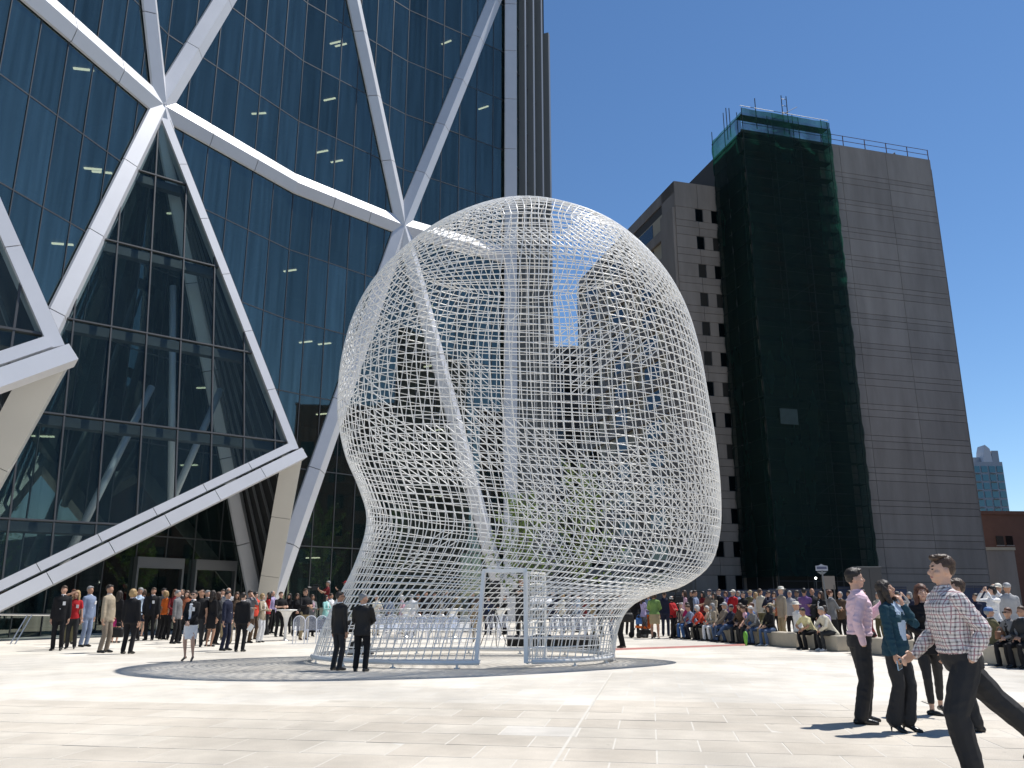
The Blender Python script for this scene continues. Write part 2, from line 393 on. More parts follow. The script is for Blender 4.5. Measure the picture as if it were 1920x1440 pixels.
# the far end: narrow glazed strips between upright metal fins
em = MB(); eg = MB(); u, nrm, L = seg_frame(G2, E2)
eg.frame_box(G2-nrm*0.2, u*L, -nrm*0.1, (0, 0, TOP))
for f in range(15): em.frame_box(G2+Vector((0, 0, f*FH-.04))-nrm*0.15, u*L, -nrm*.06, (0, 0, .08))
tpart(eg, 'end_glazing', M['glass']); tpart(em, 'end_floor_bands', M['mullion'])
M['fin'] = mat('grey_metal_fin', (0.20, 0.21, 0.22), 0.45, 0.4)
for t, dpt in ((0.33, 0.55), (0.55, 0.62), (0.78, 0.7), (1.0, 0.75)):
    p = G2+u*L*t
    tpart(MB().frame_box(p-u*0.2+nrm*dpt*0.6, u*0.4, -nrm*dpt, (0, 0, TOP-(9 if t == 1.0 else 0))), 'upright_fin', M['fin'])
# closed rear volume
rear = MB(); bp = [Nm1+Vector((-6, 0, 0)), G0+Vector((-6, 1, 0)), N1+Vector((-6, 2.5, 0)), G1+Vector((-5, 5, 0)), N2+Vector((-3.5, 6, 0)), G2+Vector((-2.5, 7, 0)), E2+Vector((0, 1, 0)), Vector((-8, 92, 0)), Vector((-40, 80, 0)), Vector((-52, 40, 0)), Vector((-46, 18, 0))]
rear.prism([(p.x, p.y, 0.01) for p in bp][::-1] if False else [(p.x, p.y, 0.01) for p in bp], (0, 0, TOP-0.5)); tpart(rear, 'rear_body', M['dark'])

def clad_beam(p, q, nrm, half=0.60, proud=0.46, n=6, name='diagonal_beam', m='alu', g=0.022):
    """ridged cladding, one panel per storey with open joints"""
    p, q = Vector(p), Vector(q); d = q-p; L = d.length; t = d/L; s = t.cross(nrm).normalized()
    root = MB(); root.bar(p, q, half*1.2, 0.1, up=nrm); o = tpart(root, name, M['mullion'])
    for k in range(n):
        a = p+d*(k/n)+t*g; b = p+d*((k+1)/n)-t*g
        pr = MB(); pr.prism([a-s*half+nrm*0.06, a+s*half+nrm*0.06, a+s*half*0.94+nrm*0.16, a+nrm*proud, a-s*half*0.94+nrm*0.16], b-a)
        pr.build('cladding_panel', M[m], o)
    return o
def seg_n(a, b): return seg_frame(a, b)[1]
Z = lambda p, z: Vector((p.x, p.y, z))
HB = FH*6
for a, b, c in ((Nm1, G0, 1), (G0, N1, 0), (N1, G1, 1), (G1, N2, 0), (N2, G2, 1)):
    n_ = seg_n(a, b)
    for lv in (0, 1):
        z0, z1 = HB*lv, HB*(lv+1)
        if lv == 0:   # node high at Nm1, N1, N2; feet at G0, G1, G2
            hi, lo = (a, b) if c else (b, a)
            clad_beam(Z(hi, z1), Z(lo, z0), n_)
        else:
            lo, hi = (a, b) if c else (b, a)
            clad_beam(Z(lo, z0), Z(hi, z1), n_)
    clad_beam(Z(a, HB), Z(b, HB), n_, 0.68, 0.38, 3, 'level_beam')
    clad_beam(Z(a, 2*HB), Z(b, 2*HB), n_, 0.68, 0.38, 3, 'level_beam')
# upright column at the far end of the curve
cn = (seg_n(N2, G2)+seg_n(G2, E2)).normalized()
clad_beam(Z(G2, 0.0), Z(G2, TOP), cn, 0.62, 0.8, 14, 'corner_column')

# ---- glazed lobby wedge leaning out of the tower
CR, CL = Vector((-10.64, 39.5, 8.46)), Vector((-13.17, 22.7, 8.46))
def wedge(apex, foot, knee, heel, label_side=True, full=True):
    A, F, K, H = apex, foot, knee, heel
    n_ = (F-A).cross(K-A).normalized()
    if n_.dot(cam_v-A) < 0: n_ = -n_
    hz = n_.cross(Vector((0, 0, 1))).normalized(); fall = n_.cross(hz).normalized()
    if fall.z > 0: fall = -fall
    # panes: cells cut by fall-line mullions and level rails
    def uv(p): d = p-A; return d.dot(hz), d.dot(fall)
    tri = [uv(A), uv(F), uv(K)]
    us = [t[0] for t in tri]; vsn = [t[1] for t in tri]
    sp = 1.52; fv = FH/(-fall.z)
    def clip(poly, ax, lim, keep_less):
        outp = []
        for i in range(len(poly)):
            p, q = poly[i], poly[(i+1) % len(poly)]
            ip = (p[ax] <= lim) if keep_less else (p[ax] >= lim); iq = (q[ax] <= lim) if keep_less else (q[ax] >= lim)
            if ip: outp.append(p)
            if ip != iq:
                t = (lim-p[ax])/(q[ax]-p[ax]); outp.append((p[0]+(q[0]-p[0])*t, p[1]+(q[1]-p[1])*t))
        return outp
    W = lambda u_, v_, o_=0.0: A+hz*u_+fall*v_+n_*o_
    mulb = MB(); railb = MB(); up = Vector((0, 0, 1))
    for i in range(int(min(us)/sp)-1, int(max(us)/sp)+2):
        s1 = clip(clip(tri, 0, i*sp+0.02, False), 0, (i+1)*sp-0.02, True)
        if len(s1) < 3: continue
        for j in range(-1, 8):
            c = clip(clip(s1, 1, j*fv+0.02, False), 1, (j+1)*fv-0.02, True)
            if len(c) < 3: continue
            ar = 0.5*abs(sum(c[k][0]*c[(k+1) % len(c)][1]-c[(k+1) % len(c)][0]*c[k][1] for k in range(len(c))))
            if ar < 0.02: continue
            pm = MB(); pm.prism([W(x, y, rnd.uniform(-.004, .004)) for x, y in c], n_*0.02)
            tpart(pm, 'lobby_glass_pane', M['clear'])
        vv = [c[1] for c in clip(tri, 0, i*sp, False) if abs(c[0]-i*sp) < 1e-4]
        if len(vv) >= 2: tpart(MB().bar(W(i*sp, min(vv), .01), W(i*sp, max(vv), .01), 0.06, 0.16, up=n_), 'lobby_mullion', M['mullion'])
    for j in range(1, 8):
        uu = [c[0] for c in clip(tri, 1, j*fv, False) if abs(c[1]-j*fv) < 1e-4]
        if len(uu) >= 2:
            rb = tpart(MB().bar(W(min(uu), j*fv, .012), W(max(uu), j*fv, .012), 0.07, 0.18, up=n_), 'lobby_rail', M['mullion'])
            MB().bar(W(min(uu)+.3, j*fv+.1, -.55), W(max(uu)-.3, j*fv+.1, -.55), 0.45, 0.30, up=n_).build('inner_girder', M['mullion'], rb)
    
    # edges
    def box_beam(p, q, w, h, nm, name, m, nseg=5, off=0.0):
        d = q-p; o = tpart(MB().bar(p+nm*off, q+nm*off, w*0.6, h*0.6, up=nm), name, M['mullion'])
        for k in range(nseg):
            a = p+d*(k/nseg)+d.normalized()*0.015; b = p+d*((k+1)/nseg)-d.normalized()*0.015
            MB().bar(a+nm*off, b+nm*off, w, h, up=nm).build('cladding_panel', M[m], o)
        return o
    box_beam(A+(K-A)*0.02, K, 0.42, 0.55, n_, 'wedge_edge_beam', 'alu', 6, -0.1)
    # lower edge: two stepped bands with a dark slot between, pale soffit beneath
    d = (F-K).normalized(); s = d.cross(n_).normalized()
    if s.z < 0: s = -s
    box_beam(K+d*0.1+s*0.22, F+s*0.22, 0.36, 0.42, n_, 'wedge_upper_band', 'alu', 7, 0.02)
    box_beam(K-d*0.25-s*0.36, F-s*0.36, 0.52, 0.6, n_, 'wedge_lower_band', 'alu', 7, 0.12)
    # side wall of louvres between the knee and the tower
    if full:
        sd = MB(); n2 = (K-A).cross(H-A).normalized(); off = n2*(0.25 if n2.dot(cam_v-A) < 0 else -0.25)
        sd.prism([A+off, K+off, H+off], off*0.4); tpart(sd, 'wedge_side_wall', M['dark'])
        for k in range(1, 8):
            t = k/8; p = A*(1-t)+K*t if False else K*(1-t)+H*t
            top = A+(p-A)*0.12
            tpart(MB().bar(top, p, 0.05, 0.12, up=n2), 'louvre_fin', M['fin'])
    # raking leg from the knee back to the foot of the tower
    ln = (cam_v-K); ln.z = 0; ln.normalize(); leg = MB()
    dd = (H-K); sdv = dd.cross(ln).normalized()
    lo = box_beam(K+dd*0.0-sdv*0.0, H, 0.95, 0.7, ln, 'raking_leg', 'alu_soffit', 3, -0.15)
    for k in range(1, 8):
        p = K+dd*(0.1+0.1*k)+ln*0.205
        dl = MB(); prof = [(0.0, 0), (0.07, 0), (0.07, 0.02), (0.05, 0.028)]
        mt = ln.to_track_quat('Z', 'Y').to_matrix()
        ring = MB(); ring.lathe([(0.085, 0), (0.085, 0.012), (0.055, 0.016), (0.05, 0.005)], 12)
        ring.v = [tuple(p+mt @ Vector(v)) for v in ring.v]
        ring.build('recessed_spotlight', M['chrome'], lo)
wedge(Z(N1, HB), G0.copy(), CR, G1.copy())
# white rods added inside the lobby to stand in for reflections on its glass
def tet(a, f, k, h): return Z(N1, HB)*a+G0*f+CR*k+G1*h
for p, q in ((tet(.62, .1, .05, .23), tet(.12, .32, .30, .26)), (tet(.12, .32, .30, .26), tet(.34, .06, .32, .28)), (tet(.40, .26, .08, .26), tet(.10, .62, .02, .26))):
    tpart(MB().tube([p, q], .17, 8), 'lobby_reflection_rod', M['alu'], None, True)
wedge(Z(Nm1, HB), Vector((-22.6, 13.5, 0)), CL, G0.copy())
# entrance: door frames and dark openings in the ground storey between G0 and N1..G1
u, nrm, L = seg_frame(N1, G1)
M['door_frame'] = mat('door_frame', (0.16, 0.165, 0.17), 0.4, 0.5)
for k, t in enumerate((0.16, 0.50)):
    p = N1+u*(L*t)+nrm*0.30
    fr = MB(); fr.frame_box(p, u*0.1, -nrm*0.3, (0, 0, 2.9)); fr.frame_box(p+u*2.5, u*0.1, -nrm*0.3, (0, 0, 2.9)); fr.frame_box(p+Vector((0, 0, 2.9)), u*2.6, -nrm*0.3, (0, 0, 0.5))
    dr = tpart(fr, 'entrance_door', M['door_frame'])
    for q in range(2):
        MB().frame_box(p+u*(0.14+1.16*q)-nrm*0.12, u*1.1, -nrm*0.04, (0, 0, 2.85)).build('door_leaf', M['glass'], dr)
        MB().frame_box(p+u*(1.12+0.2*q)+nrm*0.04, u*0.05, -nrm*0.05, (0, 0, 1.6)).build('door_handle', M['chrome'], dr)
# ================================================================ CONCRETE BUILDING WITH SCAFFOLD
M['concrete'] = mat('board_concrete', (0.305, 0.265, 0.232), 0.9, var=0.20, scale=0.6, bump=0.35, bscale=14, obj_var=0.07, stretch=(1, 1, 0.22))
M['concrete_joint'] = mat('concrete_joint', (0.085, 0.08, 0.075), 0.95)
M['window'] = glass_mat('dark_window', (0.7, 0.78, 0.82), 1.6, (0.02, 0.02, 0.02), blinds=(.045, .043, .04))
M['buff'] = mat('buff_plaster', (0.52, 0.45, 0.33), 0.9, var=0.08, scale=0.5)
Q = Vector((17.4, 80.0, 0)); BU = Vector((0.964, 0.265, 0)); BV = Vector((-0.265, 0.964, 0)); ZZ = Vector((0, 0, 1))
cb = tag(empty('concrete_building', Q), 'brown grey concrete slab block wrapped in dark netting, behind the seated crowd', 'building')
def cpart(mb, name, m, parent=None):
    o = mb.build(name, m, parent or cb)
    if (parent or cb) is cb: o.location = -Q
    return o
def C(a, b, z): return Q+BU*a+BV*b+ZZ*z
WT, TT = 45.0, 49.2
core = MB(); core.frame_box(C(0.12, 0.12, 0), BU*16, BV*29.8, ZZ*(WT-0.1)); core.frame_box(C(5.6, -4.88, 0), BU*23.6, BV*22, ZZ*(TT-0.1))
cpart(core, 'backing_wall', M['concrete_joint'])
FL = 3.2
def panel(a0, a1, b, z0, z1, th=0.13):
    g = 0.022
    cpart(MB().frame_box(C(a0+g, b, z0+g), BU*(a1-a0-2*g), BV*th, ZZ*(z1-z0-2*g)), 'concrete_panel', M['concrete'])
# right block: four bays, each storey one tall panel and two shallow ones
for c in range(4):
    a0 = 5.5+23.8*c/4; a1 = 5.5+23.8*(c+1)/4
    z = TT
    panel(a0, a1, -5.0, z-3.3, z); z -= 3.3
    while z > 0.5:
        for h in (0.55, 0.75, 1.9):
            z1 = max(z-h, 0.0)
            if z-z1 > 0.1: panel(a0, a1, -5.0, z1, z)
            z = z1
            if z <= 0.05: break
# right flank
for k in range(15):
    z0 = k*FL; cpart(MB().frame_box(C(29.2, -5.0, z0+.02), BU*0.13, BV*22, ZZ*(FL-0.04)), 'flank_panel', M['concrete'])
# wing front: panels with two window columns
WW = [(2.35, 3.25), (4.25, 5.15)]
def zrow(k): return 41.3-FL*k
edges = [0.0, 2.35, 3.25, 4.25, 5.15, 5.5]
zt = zrow(0)+0.75
for a0, a1 in ((0, 2.7), (2.7, 5.5)): panel(a0, a1, 0, zt, WT)
wf = []
for k in range(13):
    zc = zrow(k); z1, z0 = zc+0.75, zc-0.75
    if z0 < 0.3: break
    for a0, a1 in ((0, 2.35), (3.25, 4.25), (5.15, 5.5)): panel(a0, a1, 0, z0, z1)
    zn = max(zrow(k+1)+0.75, 0.02)
    zm = z0-(z0-zn)*0.45
    for a0, a1 in ((0, 2.7), (2.7, 5.5)):
        panel(a0, a1, 0, zm, z0); panel(a0, a1, 0, zn, zm)
    for a0, a1 in WW:
        wo_ = cpart(MB().frame_box(C(a0+.02, 0.105, z0+.02), BU*(a1-a0-.04), BV*0.012, ZZ*(1.46)), 'window', M['window'])
        fr = MB()
        fr.frame_box(C(a0+.0, 0.07, z0), BU*0.05, BV*0.03, ZZ*1.5); fr.frame_box(C(a1-.05, 0.07, z0), BU*0.05, BV*0.03, ZZ*1.5)
        fr.frame_box(C(a0+.05, 0.07, z1-.05), BU*(a1-a0-.1), BV*0.03, ZZ*.05); fr.frame_box(C(a0+.05, 0.07, z0), BU*(a1-a0-.1), BV*0.03, ZZ*.05)
        fo = fr.build('window_frame', M['mullion'], wo_)
# wing left side: parapet with an open slot, then recessed balconies
cpart(MB().frame_box(C(0, 0.15, WT-3.0), BU*0.4, BV*3.0, ZZ*3.0), 'side_panel', M['concrete'])
cpart(MB().frame_box(C(0, 0.15, WT-1.3), BU*0.4, BV*29.8, ZZ*1.3), 'side_parapet', M['concrete'])
for k in range(13):
    zc = zrow(k)
    for b0, b1 in ((3.2, 11.5), (12.2, 20.5), (21.2, 29.6)):
        cpart(MB().frame_box(C(-0.25, b0, zc-1.9), BU*0.3, BV*(b1-b0), ZZ*1.15), 'balcony_front', M['concrete'])
        cpart(MB().frame_box(C(0.06, b0, zc-0.75), BU*0.05, BV*(b1-b0), ZZ*2.05), 'balcony_back_wall', M['buff'])
        cpart(MB().frame_box(C(0.02, b0+(b1-b0)*0.3, zc-0.75), BU*0.03, BV*(b1-b0)*0.45, ZZ*1.9), 'balcony_window', M['window'])
for b0 in (0.15, 11.5, 20.5, 29.3):
    cpart(MB().frame_box(C(-0.28, b0, 0), BU*0.36, BV*(3.0 if b0 < 1 else 0.7), ZZ*(WT-3.05 if b0 < 1 else WT-1.35)), 'side_pier', M['concrete'])
# roof railing of the right block
M['rail'] = mat('rusty_rail', (0.16, 0.08, 0.06), 0.7, 0.2)
rl = MB()
for k in range(6):
    p = C(15.3+13.9*k/5, -4.9, TT); rl.bar(p, p+ZZ*1.25, 0.07)
for z in (0.62, 1.22): rl.bar(C(15.3, -4.9, TT+z), C(29.2, -4.9, TT+z), 0.045)
cpart(rl, 'roof_railing', M['rail'])
cpart(MB().prism([C(24.5, -4.2, TT), C(25.6, -4.2, TT), C(25.4, -4.2, TT+0.8)], BV*1.0), 'roof_vent', M['concrete'])

# ---- scaffold in green netting (a thing of its own)
def net_mat():
    m = bpy.data.materials.new('green_debris_net'); m.use_nodes = True; n = m.node_tree; n.nodes.clear(); L = n.links
    out = n.nodes.new('ShaderNodeOutputMaterial')
    df = n.nodes.new('ShaderNodeBsdfDiffuse'); tl = n.nodes.new('ShaderNodeBsdfTranslucent'); tr = n.nodes.new('ShaderNodeBsdfTransparent')
    df.inputs[0].default_value = (0.030, 0.055, 0.050, 1); tl.inputs[0].default_value = (0.015, 0.13, 0.09, 1)
    a = n.nodes.new('ShaderNodeMixShader'); a.inputs[0].default_value = 0.5; L.new(df.outputs[0], a.inputs[1]); L.new(tl.outputs[0], a.inputs[2])
    tc = n.nodes.new('ShaderNodeTexCoord'); t = n.nodes.new('ShaderNodeTexNoise'); t.inputs['Scale'].default_value = 0.35; t.inputs['Detail'].default_value = 6
    mp = n.nodes.new('ShaderNodeMapping'); mp.inputs['Scale'].default_value = (1, 1, 0.25); L.new(tc.outputs['Object'], mp.inputs[0]); L.new(mp.outputs[0], t.inputs['Vector'])
    r = n.nodes.new('ShaderNodeMapRange'); r.inputs[1].default_value = 0.3; r.inputs[2].default_value = 0.7; r.inputs[3].default_value = 0.50; r.inputs[4].default_value = 0.93
    L.new(t.outputs['Fac'], r.inputs[0])
    mx = n.nodes.new('ShaderNodeMixShader'); L.new(r.outputs[0], mx.inputs[0]); L.new(tr.outputs[0], mx.inputs[1]); L.new(a.outputs[0], mx.inputs[2])
    L.new(mx.outputs[0], out.inputs[0]); return m
M['net'] = net_mat(); M['pole'] = mat('scaffold_pole', (0.10, 0.10, 0.10), 0.55, 0.5); M['plank'] = mat('scaffold_plank', (0.045, 0.04, 0.035), 0.9)
M['net_shade'] = mat('shade_behind_net', (0.03, 0.032, 0.032), 0.95)  # near-black sheets; shade behind the net is put into their colour
sc = tag(empty('scaffold', C(5.5, -6.4, 0)), 'tall scaffold wrapped in dark green net, climbing the concrete building', 'scaffold')
def spart(mb, name, m):
    o = mb.build(name, m, sc); o.location = -sc.location; return o
SA0, SA1, SB0, SB1, ST = 4.75, 15.3, -6.45, 0.0, 50.6
LIFT = 2.0
# netting sheets, slightly slack between lifts
def net_sheet(p, du, ln_u, nrm, z0, z1, nu, nz, name):
    mb = MB(); idx = []
    for j in range(nz+1):
        for i in range(nu+1):
            t = i/nu; z = z0+(z1-z0)*j/nz
            slack = 0.22*math.sin(math.pi*((z/LIFT) % 1))*(0.5+0.5*noise.noise(Vector((t*7, z*.4, 3))))
            q = p+du*(ln_u*t)+nrm*(slack+0.14*noise.noise(Vector((t*9, z*.5, 1)))); mb.v.append((q.x, q.y, z))
    for j in range(nz):
        for i in range(nu):
            a = j*(nu+1)+i; mb.f.append((a, a+1, a+nu+2, a+nu+1)); mb.m.append(0)
    return spart(mb, name, M['net'])
net_sheet(C(SA0, SB0, 0), BU, SA1-SA0, -BV, 3.4, ST, 24, 96, 'front_net')
net_sheet(C(SA0, SB0, 0), BV, 6.1, -BU, 3.4, ST-0.4, 14, 96, 'side_net')
net_sheet(C(SA1, SB0, 0), BV, 1.5, BU, 3.4, ST-0.6, 6, 96, 'return_net')
spart(MB().frame_box(C(5.6, -5.12, 0), BU*9.0, BV*0.08, ZZ*(TT-1.2)), 'net_shade_sheet', M['net_shade'])
spart(MB().frame_box(C(5.38, -5.0, 0), BU*0.1, BV*4.9, ZZ*(TT-4.5)), 'net_shade_side_sheet', M['net_shade'])
for a in (SA0+0.15, 8.5, 11.6, SA1-0.15):
    for b in (SB0+0.18, -5.35):
        spart(MB().tube([C(a, b, 0), C(a, b, ST+rnd.choice((0.2, 0.4, 1.1)))], 0.045, 5), 'standard_pole', M['pole'])
for b in (-3.0, -0.4):
    spart(MB().tube([C(SA0+.0, b, 0), C(SA0+.0, b, ST+rnd.uniform(.2, 1.6))], 0.045, 5), 'standard_pole', M['pole'])
for k in range(1, 26):
    z = k*LIFT
    if z > ST: break
    spart(MB().frame_box(C(SA0+.1, SB0+.2, z-.06), BU*(SA1-SA0-.2), BV*0.95, ZZ*0.06), 'platform', M['plank'])
    spart(MB().tube([C(SA0, SB0+.15, z+1.0), C(SA1, SB0+.15, z+1.0)], 0.03, 5), 'ledger', M['pole'])
    spart(MB().tube([C(SA0+.06, SB0+.1, z), C(SA0+.06, -0.1, z)], 0.04, 5), 'side_ledger', M['pole'])
    if k % 2: spart(MB().tube([C(8.5, SB0+.12, z), C(11.6, SB0+.12, z+LIFT)], 0.028, 5), 'brace', M['pole'])
for a, b, h in ((9.9, SB0+.3, 2.6), (10.5, SB0+.3, 2.6), (SA0, -3.6, 1.8), (SA0, -4.2, 1.4), (6.6, SB0+.2, 1.6)):
    spart(MB().tube([C(a, b, ST-2), C(a, b, ST+h)], 0.05, 5), 'mast_pole', M['pole'])
for z in (0.6, 1.4, 2.2): spart(MB().tube([C(9.9, SB0+.3, ST+z), C(10.5, SB0+.3, ST+z)], 0.03, 5), 'mast_rung', M['pole'])
spart(MB().frame_box(C(6.2, SB0-.16, 17.3), BU*1.9, -BV*0.03, ZZ*1.5), 'company_board', mat('faded_board', (0.035, 0.058, 0.054), 0.7, var=.3, scale=2))

# ---- neighbours
M['brick'] = mat('dark_red_brick', (0.17, 0.085, 0.06), 0.95, var=0.15, scale=1.2, bump=0.3, bscale=10)
M['brown'] = mat('brown_stucco', (0.13, 0.115, 0.10), 0.95, var=0.1, scale=0.4)
def block(name, label, loc, w, d, h, m, rz=0.0):
    root = tag(empty(name, loc, rz), label, 'building')
    MB().box(0, w, 0, d, 0, h).build('wall', m, root)
    MB().box(-.15, w+.15, -.15, 0.35, h, h+.4).build('parapet', m, root); return root
p = AT(1848, 958, 95.0)
bb = block('brick_building', 'low dark red brick building right of the concrete block', (p.x-2, 95, 0), 40, 20, p.z-0.4, M['brick'], R(3))
for k, (x0, x1) in enumerate(((1868, 1884), (1887, 1902))):
    a, c = AT(x0, 1005, 95), AT(x1, 1022, 95)
    wd = MB().box(a.x-(p.x-2), c.x-(p.x-2), -0.10, 0.02, c.z, a.z).build('window', M['window'], bb)
    MB().box(a.x-(p.x-2)-.08, c.x-(p.x-2)+.08, -0.16, 0.0, c.z-.12, c.z).build('sill', M['concrete'], wd)
a = AT(1858, 1026, 88)
an = tag(empty('loading_annex', (a.x-1, 88, 0)), 'low concrete annex with pale roof edge beside the brick building', 'building')
MB().box(0, 3.4, 0, 6, 0, a.z-.3).build('wall', M['concrete'], an); MB().box(-.05, 3.5, -.1, 6, a.z-.3, a.z).build('parapet', M['buff'], an)
# far apartment tower, teal glass
M['teal'] = glass_mat('teal_glass', (0.7, 0.9, 0.95), 1.9, (0.02, 0.05, 0.06), body=(0.05, 0.13, 0.16))
M['pale'] = mat('pale_tower_wall', (0.36, 0.37, 0.40), 0.8)
Yt = 300.0; l_, r_ = AT(1826, 900, Yt), AT(1884, 900, Yt); tp = AT(1850, 866, Yt).z; pk = AT(1857, 834, Yt).z
ap = tag(empty('apartment_tower', (l_.x, Yt, 0)), 'distant teal glass apartment tower with curved white crown', 'tower')
W_ = r_.x-l_.x
MB().box(0, W_, 0, 18, 0, tp).build('wall', M['pale'], ap)
for c in range(4):
    for f in range(16):
        z = tp-1.6-f*3.1
        MB().box(.4+c*W_/4, W_/4*(c+1)-.25, -.25, .05, z-2.3, z).build('window', M['teal'], ap)
        if c in (0, 2): MB().box(.3+c*W_/4, W_/4*(c+1)-.2, -1.2, -.05, z-2.75, z-2.5).build('balcony', M['pale'], ap)
cr = MB(); pts = [(W_*.40, 0, tp), (W_*.70, 0, tp), (W_*.66, 0, pk-1.5), (W_*.52, 0, pk), (W_*.45, 0, pk-2.5)]
cr.prism(pts, (0, 5, 0)); cr.build('crown', mat('crown_white', (0.6, 0.58, 0.6), .7), ap)
MB().box(W_*.70, W_*.92, 0, 8, tp, pk-2.2).build('lift_house', M['pale'], ap)
MB().box(0, W_*.38, 2, 8, tp, tp+2.0).build('roof_plant', M['pale'], ap)
# block closing the street end, seen through the sculpture
p = AT(1020, 650, 125.0); q = AT(1110, 650, 125.0)
db = block('brown_office_block', 'brown office block at the street end, seen through the wire sculpture', (-9, 125, 0), 40, 20, p.z-.4, M['brown'])
for f in range(9):
    MB().box(1, 39, -.1, .05, p.z-3.6-f*3.9, p.z-2.0-f*3.9).build('window_band', M['window'], db)
# two buildings on the side street, outside the frame: the tower glass mirrors them
for nm, lb, loc, w, d, h, m_ in (('heritage_hotel', 'dark brick hotel across the side street right of the plaza', (62, 30, 0), 22, 34, 30, M['brick']),
                                 ('corner_office', 'grey concrete office on the corner behind the viewer', (58, -22, 0), 26, 40, 44, M['brown'])):
    bk = block(nm, lb, loc, w, d, h, m_)
    wins = MB()
    for f in range(int(h/4)-1):
        for c in range(int(d/4)):
            MB().box(-.06, .1, 1.2+c*4, 3.2+c*4, 2.2+f*4, 4.3+f*4).build('window', M['window'], bk)
# ================================================================ WIRE SCULPTURE (plain, featureless bust form)
SY = 21.7
def prof(pts):
    out = []
    for x, y in pts:
        p = AT(x, y, SY); t = min(max((p.z-7.5)/5.2, 0), 1); out.append((p.x, p.z-0.75*t*t*(3-2*t)))
    return out
front = prof([(975, 369), (1075, 378), (1165, 412), (1232, 478), (1278, 565), (1306, 660), (1325, 760), (1340, 850), (1348, 930), (1347, 1000), (1330, 1058), (1280, 1098), (1220, 1116), (1180, 1138), (1160, 1172), (1153, 1210), (1150, 1238)])
rear_ = prof([(975, 369), (880, 380), (795, 420), (725, 485), (675, 570), (646, 670), (636, 770), (648, 850), (672, 910), (688, 960), (686, 1000), (672, 1045), (655, 1085), (633, 1125), (612, 1165), (598, 1205), (588, 1238)])
def smooth_curve(pts, n):
    P = [np.array(p) for p in pts]; d = [0]
    for a, b in zip(P, P[1:]): d.append(d[-1]+np.linalg.norm(b-a))
    T = np.linspace(0, d[-1], n); out = []
    for t in T:
        i = min(max(np.searchsorted(d, t)-1, 0), len(P)-2); u = (t-d[i])/(d[i+1]-d[i])
        p0, p1, p2, p3 = P[max(i-1, 0)], P[i], P[i+1], P[min(i+2, len(P)-1)]
        out.append(0.5*((2*p1)+(p2-p0)*u+(2*p0-5*p1+4*p2-p3)*u*u+(3*p1-p0-3*p2+p3)*u**3))
    return np.array(out)
NS = 400
FC, RC = smooth_curve(front, NS), smooth_curve(rear_, NS)
FC[:, 1] = np.maximum(FC[:, 1], 0.12); RC[:, 1] = np.maximum(RC[:, 1], 0.12)
FC[-1, 1] = RC[-1, 1] = 0.12
wk = [(0, 0.02), (0.04, 1.0), (0.10, 1.85), (0.2, 2.75), (0.32, 3.3), (0.45, 3.45), (0.56, 3.2), (0.66, 2.7), (0.76, 2.15), (0.86, 2.2), (1.0, 2.6)]
def wid(s):
    xs, ys = zip(*wk); return float(np.interp(s, xs, ys))
WS = np.array([wid(i/(NS-1)) for i in range(NS)])
ker = np.ones(15)/15; WSs = np.convolve(np.pad(WS, 7, mode='edge'), ker, 'valid'); WSs[:12] = WS[:12]
def surf(s, ph):
    f = min(max(s, 0), 1)*(NS-1); i = min(int(f), NS-2); t = f-i
    F = FC[i]*(1-t)+FC[i+1]*t; B = RC[i]*(1-t)+RC[i+1]*t; w = WSs[i]*(1-t)+WSs[i+1]*t
    c, sn = math.cos(ph), math.sin(ph)
    m = (F+B)/2; h = (F-B)/2
    return Vector((m[0]+h[0]*c, SY+w*sn, m[1]+h[1]*c))
NTOP, NROW, S0 = 29, 56, 0.235
def lattice_nodes():
    """top cap as a square-to-disc grid, sides as rows going down to the base; no pole anywhere"""
    nodes, edges, quads = [], [], []
    N = NTOP; grid = {}
    for j in range(N+1):
        for i in range(N+1):
            x, y = 2*i/N-1, 2*j/N-1
            dx, dy = x*math.sqrt(1-y*y/2), y*math.sqrt(1-x*x/2)
            r = min(math.hypot(dx, dy), 1.0); ph = math.atan2(dy, dx)
            grid[i, j] = len(nodes); nodes.append((S0*r, ph))
    for j in range(N):
        for i in range(N): quads.append((grid[i, j], grid[i+1, j], grid[i+1, j+1], grid[i, j+1]))
    ring = [(i, 0) for i in range(N)]+[(N, j) for j in range(N)]+[(N-i, N) for i in range(N)]+[(0, N-j) for j in range(N)]
    prev = [grid[k] for k in ring]; phs = [nodes[k][1] for k in prev]
    for r in range(1, NROW+1):
        s = S0+(1-S0)*r/NROW; cur = []
        tw = 0.0
        for k, ph in enumerate(phs):
            cur.append(len(nodes)); nodes.append((s, ph+tw))
        L = len(cur)
        for k in range(L): quads.append((prev[k], prev[(k+1) % L], cur[(k+1) % L], cur[k]))
        prev = cur
    return nodes, quads
nd, qd = lattice_nodes()
pos = []
for s, ph in nd:
    p0 = surf(s, ph)
    fade = min(1.0, (1-s)*8)
    ds = 0.003*noise.noise(p0*0.55)*fade; dp = 0.028*noise.noise(p0*0.32+Vector((7, 3, 1)))*min(1, s*6)
    pos.append(surf(s+ds, ph+dp))
GX0, GX1, GZ = AT(900, 1250, 19.15).x, AT(986, 1250, 19.15).x, 2.12
def in_gate(p): return GX0 < p.x < GX1 and p.z < GZ and p.y < SY
eset = {}
for qn, (a, b, c, d) in enumerate(qd):
    for e1, e2 in ((a, b), (b, c), (c, d), (d, a)): eset[(min(e1, e2), max(e1, e2))] = 1
    ctr = (pos[a]+pos[c])/2
    v = noise.noise(ctr*0.33+Vector((2, 9, 4)))+0.35*noise.noise(ctr*0.9)
    if ctr.z > 2.3 and v > 0.20: eset[(min(a, c), max(a, c))] = 1
    if ctr.z > 2.6 and v < -0.6: eset[(min(b, d), max(b, d))] = 1
